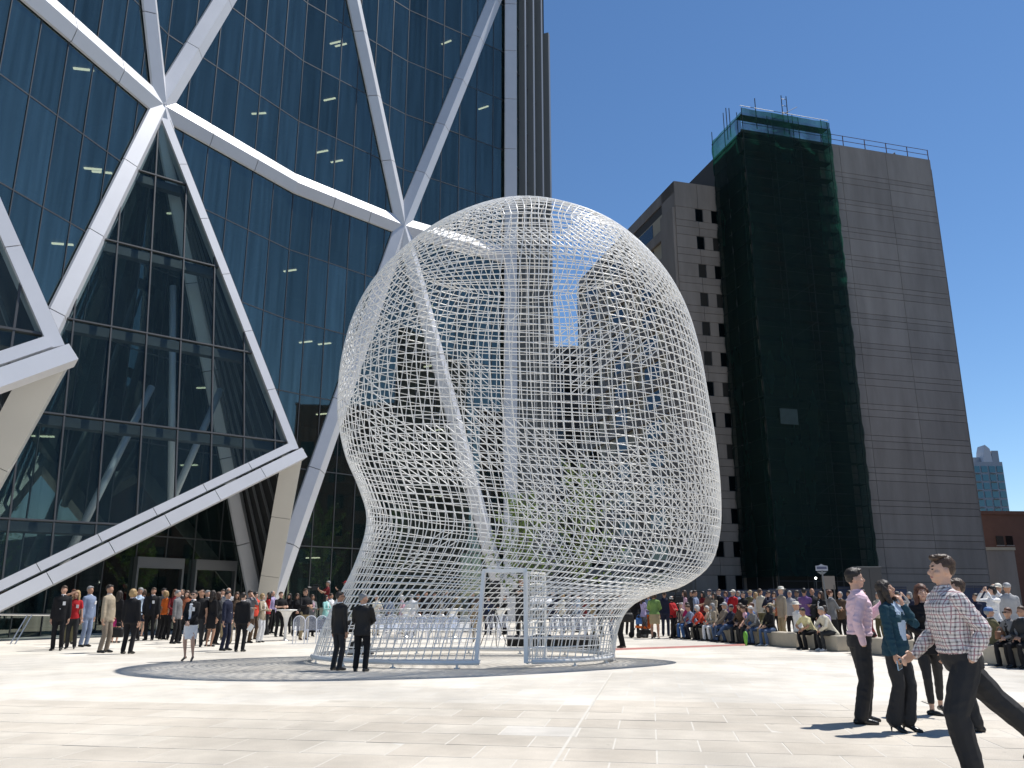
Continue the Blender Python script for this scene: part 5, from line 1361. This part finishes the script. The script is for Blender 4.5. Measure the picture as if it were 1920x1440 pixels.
T_ = [
 (1286, 'sitlap', 'm', 'shirt', 'cream', 'taupe', ('short', 'grey'), dict(hat=('cap', 'white')), 10, 'seated man in cream shirt and white cap beside the tripod'),
 (1299, 'sitlap', 'f', 'tee', 'magenta', 'blue', ('bob', 'dark'), {}, 0, 'seated woman in magenta top and blue trousers'),
 (1312, 'sitlean', 'm', 'shirt', 'bluegrey', 'navy', ('short', 'brown'), {}, -5, 'seated man in blue grey shirt leaning forward'),
 (1328, 'sitlean', 'f', 'cardigan', 'coral', 'black', ('bob', 'white'), dict(inner='black'), 0, 'seated white haired woman in orange red cardigan'),
 (1347, 'sitlap', 'f', 'jacket', 'beige', 'white', ('long', 'grey'), {}, 5, 'seated woman in beige jacket and white trousers'),
 (1366, 'sit', 'm', 'jacket', 'taupe', 'denim', ('short', 'grey'), dict(hat=('cap', 'lightgrey')), -5, 'seated man in taupe jacket, jeans and pale grey cap'),
 (1381, 'sitx', 'm', 'shirt', 'navy', 'denim', ('short', 'grey'), dict(hat=('cap', 'navy')), 0, 'seated man in navy shirt and navy cap with crossed legs'),
 (1399, 'sitlap', 'f', 'shirt', 'brown', 'charcoal', ('long', 'brown'), {}, 15, 'seated woman with long brown hair and brown top'),
 (1417, 'sit', 'm', 'tee', 'blue', 'charcoal', ('short', 'auburn'), {}, -10, 'seated auburn haired youth in bright blue tee shirt'),
 (1431, 'sitlean', 'm', 'shirt', 'grey', 'denim', ('short', 'white'), {}, 0, 'seated white haired man in grey shirt'),
 (1455, 'sitlap', 'f', 'jacket', 'black', 'denim', ('long', 'black'), dict(shoe='white', inner='black'), 5, 'seated woman in black jacket, jeans and white trainers'),
 (1494, 'sit', 'm', 'shirt', 'white', 'khaki', None, dict(hat=('hat', 'cream'), wide=1.12), 170, 'seated man in white shirt and white hat with his back turned'),
 (1531, 'sitlean', 'm', 'tee', 'yellow', 'black', ('short', 'black'), dict(skin=1, wide=1.06), 0, 'seated man in pale yellow shirt and black trousers'),
 (1568, 'sitlean', 'm', 'jacket', 'cream', 'charcoal', ('short', 'grey'), dict(shoe='white'), -8, 'seated man in cream vest and white trainers beside the yellow shirt'),
 (1640, 'sitx', 'f', 'shirt', 'darkred', 'black', ('long', 'dark'), {}, 0, 'seated woman in dark red behind the pink shirted man'),
 (1705, 'sitx', 'f', 'tee', 'charcoal', 'black', ('long', 'black'), dict(bare=1), 0, 'seated woman in charcoal with bare legs between the foreground women'),
 (1858, 'sit', 'm', 'jacket', 'olive', 'taupe', ('thin', 'grey'), dict(hat=('cap', 'blue'), wide=1.08), 150, 'seated man in olive jacket and blue cap with his back turned'),
 (1908, 'sitlap', 'f', 'cardigan', 'grey', 'black', ('short', 'auburn'), dict(shades=1, inner='black'), 0, 'seated woman in grey cardigan and glasses at the right edge'),
 (1934, 'sitlap', 'm', 'jacket', 'charcoal', 'black', ('short', 'brown'), {}, 0, 'seated man in charcoal jacket cut off by the right edge'),
 (1338, 'sitlean', 'm', 'shirt', 'cream', 'charcoal', ('thin', 'white'), dict(row=1), -12, 'seated white haired man in cream behind the orange red cardigan'),
 (1357, 'sit', 'f', 'tee', 'purple', 'black', ('bob', 'grey'), dict(row=1), 8, 'seated grey haired woman in purple behind the beige jacket'),
 (1390, 'sitlap', 'm', 'jacket', 'charcoal', 'navy', ('short', 'black'), dict(row=1), 14, 'seated black haired man in charcoal behind the navy cap'),
 (1408, 'sitlean', 'f', 'shirt', 'pink', 'denim', ('bun', 'brown'), dict(row=1), -8, 'seated woman in pink with hair in a bun'),
 (1442, 'sit', 'm', 'shirt', 'olive', 'khaki', ('thin', 'grey'), dict(row=1, hat=('cap', 'khaki')), 4, 'seated man in olive shirt and khaki cap'),
 (1548, 'sitlap', 'f', 'cardigan', 'lilac', 'black', ('bob', 'dark'), dict(row=1), 10, 'seated woman in lilac cardigan between the yellow shirt and the cream vest'),
]
for (x, pose, sex, gm, top, bot, hr, ex, dz, lab) in T_:
    t = bench_at(x); p = BA+bd*t+bn*(.10 if abs(dz) < 90 else -.10); ex = dict(ex); ex['hair'] = hr
    if ex.pop('row', 0): p = p-bn*.22
    person(p, fac+R(dz), rnd.uniform(1.68, 1.80), pose, sex, gm, top, bot, skin=ex.pop('skin', rnd.choice((0, 0, 1, 2))), label=lab, **ex)
# ================================================================ PROPS
def top(name, label, cat, loc, rz=0.0, group=None): return tag(empty(name, loc, rz), label, cat, group)
M['acrylic'] = glass_mat('clear_acrylic', (.95, .96, .98), 1.5, (.80, .83, .88), body=(.13, .135, .15))
M['paper'] = mat('paper', (.78, .78, .76), .8)
# ---- clear plastic chairs in two rows behind the sculpture
def chair_proto():
    r = empty('clear_chair')
    MB().frame_box((-.2, -.2, .44), (.4, 0, 0), (0, .4, 0), (0, 0, .025)).build('seat', M['acrylic'], r)
    bk = MB(); n = 10; pts = []
    for k in range(n+1):
        a = math.pi*k/n; pts.append((-.2*math.cos(a), 0, .72+.2*math.sin(a)))
    out = [(-.2, .2, .47)]+[(x, .23, z) for x, y, z in pts]+[(.2, .2, .47)]
    bk.prism(out, (0, .022, 0)); bk.build('backrest', M['acrylic'], r)
    rim = MB().tube([(-.2, .21, .46)]+[(x, .24, z) for x, y, z in pts]+[(.2, .21, .46)], .014, 6); rim.build('back_rim', M['acrylic2'], r)
    for sx in (-1, 1):
        for sy in (-1, 1): MB().tube([(sx*.18, sy*.18, .44), (sx*.20, sy*.21, 0)], [.019, .013], 6).build('leg', M['acrylic2'], r)
    return r
M['acrylic2'] = mat('frosted_acrylic', (.74, .75, .79), .2, spec=.6)
proto = chair_proto(); kids = list(proto.children)
spots = [(x, 1206+rnd.uniform(-1, 1), 1) for x in (562, 584, 606, 712, 732, 752, 772, 792, 812, 832, 852, 872)]+[(x, 1199+rnd.uniform(-.7, .7), 2) for x in (716, 738, 760, 782, 804, 826, 848, 925, 945)]+[(x, 1203, 3) for x in (1042, 1064, 1086, 1108)]
spots.sort(); first = True; n_l = {1: 0, 2: 0, 3: 0}; ordn = ['first', 'second', 'third', 'fourth', 'fifth', 'sixth', 'seventh', 'eighth', 'ninth', 'tenth', 'eleventh', 'twelfth']
rowname = {1: 'front row behind the sculpture', 2: 'back row behind the sculpture', 3: 'short row right of the lectern'}
for x, y, row in spots:
    if first: o = proto; first = False
    else:
        o = copy_of(proto)
        for k in kids: copy_of(k, o)
    o.location = G(x, y); o.rotation_euler = (0, 0, R(175+rnd.uniform(-8, 8)))
    tag(o, '%s clear acrylic chair from the left in the %s' % (ordn[n_l[row]], rowname[row]), 'chair', 'clear acrylic chairs'); n_l[row] += 1
for k, x in enumerate((712, 732, 752, 772, 792, 832, 852)):
    p = G(x, 1206); tag(MB().box(-.13, .13, -.17, .17, 0, .012).build('programme', M['paper']), 'white programme on the clear chair, %s from the left' % ordn[k], 'paper', 'programmes on the chairs').location = p+Vector((0, .0, .468))
# ---- cocktail tables
def cocktail(x, y, lab):
    r = top('cocktail_table', lab, 'table', G(x, y), 0, 'white cocktail tables')
    MB().lathe([(.36, 1.06), (.38, 1.07), (.38, 1.09), (.37, 1.10)], 24).build('tabletop', M['white'], r)
    MB().lathe([(.05, .02), (.05, .3), (.06, .55), (.10, .8), (.20, 1.0), (.30, 1.06)], 20).build('stretch_cover', M['white'], r, True)
    MB().lathe([(.22, 0), (.22, .012), (.05, .03), (.03, .2)], 20).build('base', M['chrome'], r, True)
cocktail(534, 1201, 'white trumpet shaped cocktail table beside the man in black polo')
cocktail(760, 1194, 'white cocktail table behind the chairs, below the man in white')
cocktail(850, 1194, 'white cocktail table behind the chairs, below the man in olive')
cocktail(938, 1196, 'white cocktail table seen through the gate')
# ---- riser, lectern, speaker
M['skirt'] = mat('black_stage_skirt', (.013, .013, .014), .9, bump=.8, bscale=8, stretch=(6, 6, .3))
a, b = G(900, 1220), G(1112, 1220); r = top('stage_riser', 'low black skirted stage riser behind the sculpture', 'stage', (a+b)/2+Vector((.5, 1.0, 0)))
w2 = (b.x-a.x)/2-.3
MB().box(-w2, w2, -.9, .9, .30, .36).build('deck', mat('grey_deck', (.10, .10, .11), .7), r)
pl = MB(); n = 60
for side in range(1):
    for k in range(n+1):
        x = -w2+2*w2*k/n; y = -.88-(.035 if k % 2 else 0); pl.v += [(x, y, 0), (x, y, .30)]
    for k in range(n): pl.f.append((2*k, 2*k+2, 2*k+3, 2*k+1)); pl.m.append(0)
pl.build('front_skirt', M['skirt'], r)
MB().box(-w2, -w2+.02, -.88, .88, 0, .3).build('side_skirt', M['skirt'], r); MB().box(w2-.02, w2, -.88, .88, 0, .3).build('side_skirt', M['skirt'], r)
rl_ = r.location.copy()
pl_ = Vector((G(975, 1205).x, rl_.y+.1, .362))
person(pl_, R(-18), 1.76, 'clasp', 'm', 'jacket', 'charcoal', 'charcoal', ('short', 'dark'), tiec='navy', skin=1, hl=(.05, -.22, 1.30), hr=(-.04, -.22, 1.30), label='man in charcoal suit clapping beside the lectern on the riser')
lx = G(1008, 1205).x
le = top('lectern', 'dark lectern with pale slanted top on the black riser', 'lectern', (lx, rl_.y-.1, .362))
MB().box(-.3, .3, -.22, .22, 0, .05).build('base', M['black'], le)
MB().box(-.09, .09, -.10, .10, .05, 1.05).build('column', M['black'], le)
MB().prism([(-.34, -.24, 1.02), (.34, -.24, 1.02), (.34, -.24, 1.05), (-.34, -.24, 1.05)], (0, .48, .14)).build('slanted_top', M['acrylic2'], le)
MB().tube([(0, .2, 1.15), (0, .12, 1.35), (0, -.02, 1.42)], .008, 6).build('microphone', M['black'], le)
M['panelw'] = mat('white_banner', (.62, .64, .70), .6)
# ---- stands
def tripod(name, lab, loc, h, spread=.42, head='camera', rz=0.0):
    r = top(name, lab, name.split('_')[-1] if False else 'tripod', loc, rz)
    for k in range(3):
        a = 2*math.pi*k/3+.5; MB().tube([(0, 0, h*.82), (math.cos(a)*spread, math.sin(a)*spread, 0)], [.018, .013], 6).build('leg', M['black'], r)
    MB().tube([(0, 0, h*.45), (0, 0, h)], .017, 6).build('centre_column', M['black'], r)
    if head == 'camera':
        c = MB().box(-.09, .09, -.22, .16, h, h+.20).build('camera_body', M['black'], r)
        MB().lathe([(.055, 0), (.06, .10), (.072, .16), (.072, .20)], 14).build('lens', M['black'], c).matrix_local = Matrix.Translation((0, -.22, h+.1)) @ Matrix.Rotation(R(90), 4, 'X')
        MB().bar((0, -.18, h+.26), (0, .12, h+.26), .03).bar((0, -.15, h+.2), (0, -.15, h+.26), .025).bar((0, .1, h+.2), (0, .1, h+.26), .025).build('handle', M['black'], c)
    elif head == 'speaker':
        c = MB().prism([(-.17, -.16, h), (.17, -.16, h), (.12, .16, h), (-.12, .16, h)], (0, 0, .52)).build('speaker_box', M['black'], r)
    return r
cr_ = top('camera_riser', 'black platform carrying the two cameramen', 'platform', G(614, 1186)+Vector((0, .8, 0)))
MB().box(-1.3, 1.3, -.7, .7, .42, .52).build('deck', M['black'], cr_); MB().box(-1.26, 1.26, -.66, .66, 0, .42).build('skirt', M['skirt'], cr_)
cz = cr_.location
person(Vector((cz.x-.28, cz.y, .522)), R(-62), 1.78, 'camera', 'm', 'tee', 'darkred', 'denim', ('short', 'grey'), hl=(.1, -.38, 1.32), hr=(-.1, -.36, 1.34), label='cameraman in dark red tee shirt and jeans on the black platform')
person(Vector((cz.x+.55, cz.y, .522)), R(-70), 1.78, 'camera', 'm', 'shirt', 'black', 'black', None, hl=(.1, -.38, 1.36), hr=(-.1, -.36, 1.36), hat=('cap', 'red'), label='cameraman in black with red cap on the black platform')
tripod('camera_tripod', 'black video camera on tripod in front of the cameraman in dark red', Vector((cz.x-.78, cz.y-.1, .522)), 1.35, .36, 'camera', R(-62))
tripod('camera_tripod', 'black camera tripod on the plaza beside the seated white cap', G(1276, 1199), 1.35, .45, 'camera', R(-70))
tripod('light_stand', 'tall black speaker stand behind the man in red vest', G(1271, 1196), 1.75, .40, 'speaker', R(-40))
tripod('speaker_stand', 'black loudspeaker stand seen through the gate left of the riser', G(927, 1211), 1.55, .5, 'speaker', R(10))
# ---- bags, phone, papers, gear
def bag(lab, loc, w, d, h, m, rz=0, strap=True, name='bag'):
    r = top(name, lab, 'bag', loc, rz)
    mb = MB(); n = 12
    for z, s in ((0, .92), (.15*h, 1.0), (.7*h, .97), (h, .82)):
        for k in range(n):
            a = 2*math.pi*k/n; cx = abs(math.cos(a))**.5*math.copysign(1, math.cos(a)); sy = abs(math.sin(a))**.5*math.copysign(1, math.sin(a))
            mb.v.append((cx*w/2*s, sy*d/2*s, z))
    for i in range(3):
        for k in range(n): mb.f.append((i*n+k, i*n+(k+1) % n, (i+1)*n+(k+1) % n, (i+1)*n+k)); mb.m.append(0)
    mb.f += [tuple(range(n))[::-1], tuple(3*n+k for k in range(n))]; mb.m += [0, 0]
    mb.build('bag_body', m, r, True)
    if strap: MB().tube([(-w*.3, 0, h*.95), (-w*.22, 0, h*1.35), (0, 0, h*1.5), (w*.22, 0, h*1.35), (w*.3, 0, h*.95)], .012, 6).build('handle', m, r)
    return r
bag('bright pink handbag carried behind the person in black suit', G(210, 1206)+Vector((0, -.1, .55)), .30, .13, .26, cloth('magenta'))
bag('black handbag hanging beside the fair haired person', G(217, 1216)+Vector((0, 0, .33)), .36, .15, .30, cloth('leather'))
bag('large black shoulder bag on the man right of the sculpture neck', G(1172, 1215)+Vector((.06, -.1, .78)), .46, .24, .28, cloth('leather'))
bag('tan handbag in the lap of the woman in glasses', BA+bd*bench_at(1899)+bn*.35+Vector((0, 0, .60)), .22, .10, .18, mat('tan_leather', (.22, .10, .05), .5))
M['phone'] = mat('phone_blue', (.32, .48, .66), .25)
wr, f, pn, el, sd = LIB[[k for k in LIB if LIB[k][0] is f2.data][0]][1]['hands']['hr']
k2 = f2.scale.x; pw = f2.location+Matrix.Rotation(f2.rotation_euler.z, 3, 'Z') @ ((wr+f*.10+pn*.035)*k2)
ph = top('phone', 'pale blue phone in the hand of the laughing woman', 'phone', pw, f2.rotation_euler.z)
ph.rotation_euler = (R(20), R(-25), R(20)); MB().box(-.033, .033, -.006, .006, -.09, .04).build('case', M['phone'], ph); MB().box(-.028, .028, -.0085, -.0062, -.08, .03).build('screen', GLS, ph)
pp = G(455, 1222)+Vector((.20, -.1, .68)); q = tag(MB().prism([(-.07, 0, -.1), (.07, 0, -.12), (.08, 0, .08), (-.05, 0, .11)], (0, .006, 0)).build('folded_paper', M['paper']), 'folded white paper in the hand of the black suited man', 'paper'); q.location = pp; q.rotation_euler = (R(15), R(25), R(20))
gq = top('equipment_case', 'black angled monitor case on the ground inside the sculpture', 'case', G(672, 1228))
MB().prism([(-.36, 0, 0), (.36, 0, 0), (.22, 0, .34), (-.22, 0, .34)], (0, .45, 0)).build('case_body', M['black'], gq); MB().bar((-.1, -.02, .2), (.1, -.02, .2), .03).build('handle', M['chrome'], gq)
# red cable cover on the ground
a, b = G(1150, 1219), G(1398, 1210); d = (b-a).normalized(); s = Vector((-d.y, d.x, 0))
cc = MB(); cc.prism([a-s*.11+Vector((0, 0, .002)), a+s*.11+Vector((0, 0, .002)), a+s*.05+Vector((0, 0, .045)), a-s*.05+Vector((0, 0, .045))], b-a)
tag(cc.build('cable_cover', mat('red_rubber', (.36, .14, .12), .8, var=.2, scale=2)), 'long low red cable cover lying across the plaza', 'cable cover')
gb = top('folded_umbrella', 'bright green folded umbrella standing against the bench', 'umbrella', G(1399, 1211)); MB().lathe([(.015, 0), (.05, .1), (.075, .3), (.06, .42), (.015, .46)], 10).build('canopy', mat('lime_fabric', (.16, .42, .05), .7), gb, True); MB().tube([(0, 0, .44), (0, 0, .52), (.03, 0, .56)], .01, 6).build('handle', M['black'], gb)
# pushchair
pc = top('pushchair', 'dark pushchair with orange and blue load beside the green cardigan', 'pushchair', G(1206, 1196), R(-60))
MB().tube([(-.22, .35, 1.0), (-.22, -.1, .5), (-.22, -.4, .12)], .016, 6).tube([(.22, .35, 1.0), (.22, -.1, .5), (.22, -.4, .12)], .016, 6).tube([(-.22, .35, 1.0), (.22, .35, 1.0)], .018, 6).tube([(-.22, .35, .12), (-.22, -.1, .5)], .014, 6).tube([(.22, .35, .12), (.22, -.1, .5)], .014, 6).build('frame', M['black'], pc)
MB().frame_box((-.2, -.22, .38), (.4, 0, 0), (0, .42, -.05), (0, 0, .08)).frame_box((-.2, .16, .36), (.4, 0, 0), (0, .2, .5), (0, .06, 0)).build('seat', cloth('orange'), pc)
MB().frame_box((-.18, -.05, .14), (.36, 0, 0), (0, .34, 0), (0, 0, .16)).build('basket', cloth('charcoal'), pc)
for sx in (-1, 1):
    for y in (-.4, .35):
        w = MB().lathe([(.11, -.02), (.12, -.015), (.12, .015), (.11, .02)], 16).build('wheel', M['black'], pc); w.matrix_local = Matrix.Translation((sx*.24, y, .12)) @ Matrix.Rotation(R(90), 4, 'Y')
bag('bright blue bag hanging on the pushchair', G(1200, 1196)+Vector((-.05, -.2, .52)), .26, .14, .24, cloth('blue'))
# handrail at the left
h0 = G(-25, 1206); h1 = G(87, 1206); hz = .96; hr_ = top('handrail', 'low metal handrail on two posts at the left edge', 'handrail', h0)
tp0 = Vector((0, 0, hz)); tp1 = h1-h0+Vector((0, 0, hz-.02))
MB().tube([tp0, tp1], .035, 8).build('rail', M['chrome'], hr_)
for xx in (19, 28):
    q = G(xx, 1208)-h0; MB().tube([(q.x, q.y, 0), (q.x+.06, 0, hz)], .02, 8).build('post', M['chrome'], hr_)
# street name sign, board, hoarding, lamp
sp_ = G(1562, 1160); sp_ = Vector((.368*34, 34, 0)); sg = top('street_sign', 'street name sign on slim pole among the standing crowd', 'sign', sp_)
st = AT(1553, 1062, 34); ztop = st.z
MB().tube([(.15, 0, 0), (0, 0, ztop-.15)], .035, 8).build('pole', M['fin'], sg)
bo = MB(); w_, h_ = .20, .15
bo.prism([(-w_-.04, -.02, ztop-h_-.02), (w_+.04, -.02, ztop-h_-.02), (w_+.04, -.02, ztop+.02), (.10, -.02, ztop+.04), (0, -.02, ztop+.09), (-.10, -.02, ztop+.04), (-w_-.04, -.02, ztop+.02)], (0, .03, 0))
bo.build('name_plate', mat('sign_grey', (.40, .42, .48), .5), sg)
MB().box(-w_, w_, -.028, -.023, ztop-.11, ztop-.01).build('name_band', mat('sign_band', (.08, .09, .16), .5), sg)
MB().prism([(-.2, -.02, ztop-h_-.06), (.2, -.02, ztop-h_-.06), (.06, -.02, ztop-h_-.16), (-.06, -.02, ztop-h_-.16)], (0, .03, 0)).build('bracket', M['fin'], sg)
c0, c1 = AT(1541, 1080, 60), AT(1567, 1105, 60); wb = top('notice_board', 'grey brown notice board behind the street sign', 'board', ((c0.x+c1.x)/2, 60, 0))
MB().box((c0.x-c1.x)/2, (c1.x-c0.x)/2, 0, .06, c1.z, c0.z).build('panel', mat('board_taupe', (.20, .18, .165), .8, var=.1, scale=2), wb); MB().bar((-.35, .03, 0), (-.35, .03, c1.z+.3), .07).bar((.35, .03, 0), (.35, .03, c1.z+.3), .07).build('post', M['pole'], wb)
ly = AT(1529.5, 1084, 70); la = top('flood_lamp', 'small white lit work lamp at the foot of the scaffold', 'lamp', (ly.x, 70, 0))
MB().tube([(0, 0, 0), (0, 0, ly.z-.1)], .04, 6).build('post', M['pole'], la); MB().lathe([(.03, -.09), (.085, -.04), (.085, .04), (.03, .09)], 12, (0, 0, ly.z)).build('bulb', emit_mat('work_lamp', (1, 1, .95), 6), la, True)
M['hoard'] = mat('blue_hoarding', (.020, .035, .085), .7, var=.2, scale=.8)
for k, (xa, xb, yt) in enumerate(((1336, 1440, 1106), (1440, 1540, 1104), (1570, 1700, 1100), (1790, 1862, 1098))):
    Yh = 63+k*.4; A_h, B_h = AT(xa, yt, Yh), AT(xb, yt, Yh)
    ho = top('site_hoarding', ['blue site hoarding below the far left end of the netting', 'blue site hoarding under the scaffold left of the sign', 'blue site hoarding behind the foreground group', 'blue site hoarding right of the man in plaid'][k], 'hoarding', (A_h.x, Yh, 0), 0, 'blue site hoardings')
    L = B_h.x-A_h.x; nn = max(2, int(L/1.2))
    for j in range(nn): MB().box(L*j/nn+.02, L*(j+1)/nn-.02, 0, .05, .05, A_h.z).build('panel', M['hoard'], ho)
    MB().bar((0, -.05, A_h.z-.1), (L, -.05, A_h.z-.1), .05).build('top_rail', M['pole'], ho)
uw = AT(1632, 1062, 62); ut = top('utility_cabinet', 'tall dark grey cabinet behind the man in pink shirt', 'cabinet', (uw.x-1.0, 62, 0)); MB().box(0, 1.75, 0, 1, 0, uw.z-.06).build('body', mat('cabinet_grey', (.055, .057, .062), .6), ut); MB().box(-.04, 1.79, -.04, 1.04, uw.z-.06, uw.z).build('lid', M['fin'], ut); MB().box(.86, .88, -.012, 0, .1, uw.z-.2).build('door_seam', M['black'], ut)
# scaffold feet frames at street level
# ---- two young trees beyond the sculpture
def tree(lab, loc, h, spread, seed):
    rr = random.Random(seed); r = top('young_tree', lab, 'tree', loc, 0, 'young trees in the plaza')
    tr = MB().tube([(0, 0, 0), (.03, .02, h*.35), (-.02, .03, h*.7), (0, 0, h*.97)], [.07, .055, .035, .01], 7)
    tips = []
    for k in range(26):
        z0 = h*(.22+.72*k/26); a = k*2.4+rr.uniform(-.4, .4); L = spread*(1-.72*(z0/h-.2))*rr.uniform(.6, 1.1)
        p0 = Vector((0, 0, z0)); p1 = p0+Vector((math.cos(a)*L*.5, math.sin(a)*L*.5, L*.42)); p2 = p0+Vector((math.cos(a)*L, math.sin(a)*L, L*1.0))
        tr.tube([p0, p1, p2], [.02, .012, .004], 5); tips.append((p0, p1, p2))
    tr.build('trunk', mat('young_bark', (.10, .085, .065), .9), r, True)
    lf = MB()
    for p0, p1, p2 in tips:
        for k in range(95):
            t = rr.uniform(.2, 1.08); c = (p0.lerp(p1, t*2) if t < .5 else p1.lerp(p2, t*2-1))+Vector((rr.gauss(0, .10), rr.gauss(0, .10), rr.gauss(0, .12)))
            n_ = Vector((rr.gauss(0, 1), rr.gauss(0, 1), rr.gauss(.4, 1))).normalized(); u = n_.orthogonal().normalized(); v = n_.cross(u); s = rr.uniform(.05, .10)
            lf.poly([c-u*s, c-v*s*.55, c+u*s, c+v*s*.55], [(0, 1, 2, 3)])
    tag(lf.build('crown', M['leaf'], r), kind='stuff'); return r
def leaf_mat():
    m = bpy.data.materials.new('fresh_leaf'); m.use_nodes = True; n = m.node_tree; L = n.links; b = n.nodes['Principled BSDF']
    tc = n.nodes.new('ShaderNodeTexCoord'); t = n.nodes.new('ShaderNodeTexNoise'); t.inputs['Scale'].default_value = 2.5; L.new(tc.outputs['Object'], t.inputs['Vector'])
    r = n.nodes.new('ShaderNodeValToRGB'); e = r.color_ramp.elements; e[0].position = .3; e[0].color = (.08, .14, .022, 1); e[1].position = .7; e[1].color = (.19, .27, .055, 1)
    L.new(t.outputs['Fac'], r.inputs[0]); L.new(r.outputs[0], b.inputs['Base Color']); b.inputs['Roughness'].default_value = .55
    tl = n.nodes.new('ShaderNodeBsdfTranslucent'); L.new(r.outputs[0], tl.inputs[0]); mx = n.nodes.new('ShaderNodeMixShader'); mx.inputs[0].default_value = .4
    L.new(b.outputs[0], mx.inputs[1]); L.new(tl.outputs[0], mx.inputs[2]); L.new(mx.outputs[0], n.nodes['Material Output'].inputs[0]); return m
M['leaf'] = leaf_mat()
tree('slim young tree with fresh leaves behind the gate', (.35, 41, 0), 6.4, 1.9, 5)
tree('young leafy tree seen through the sculpture jaw', (3.9, 46, 0), 8.4, 2.3, 8)
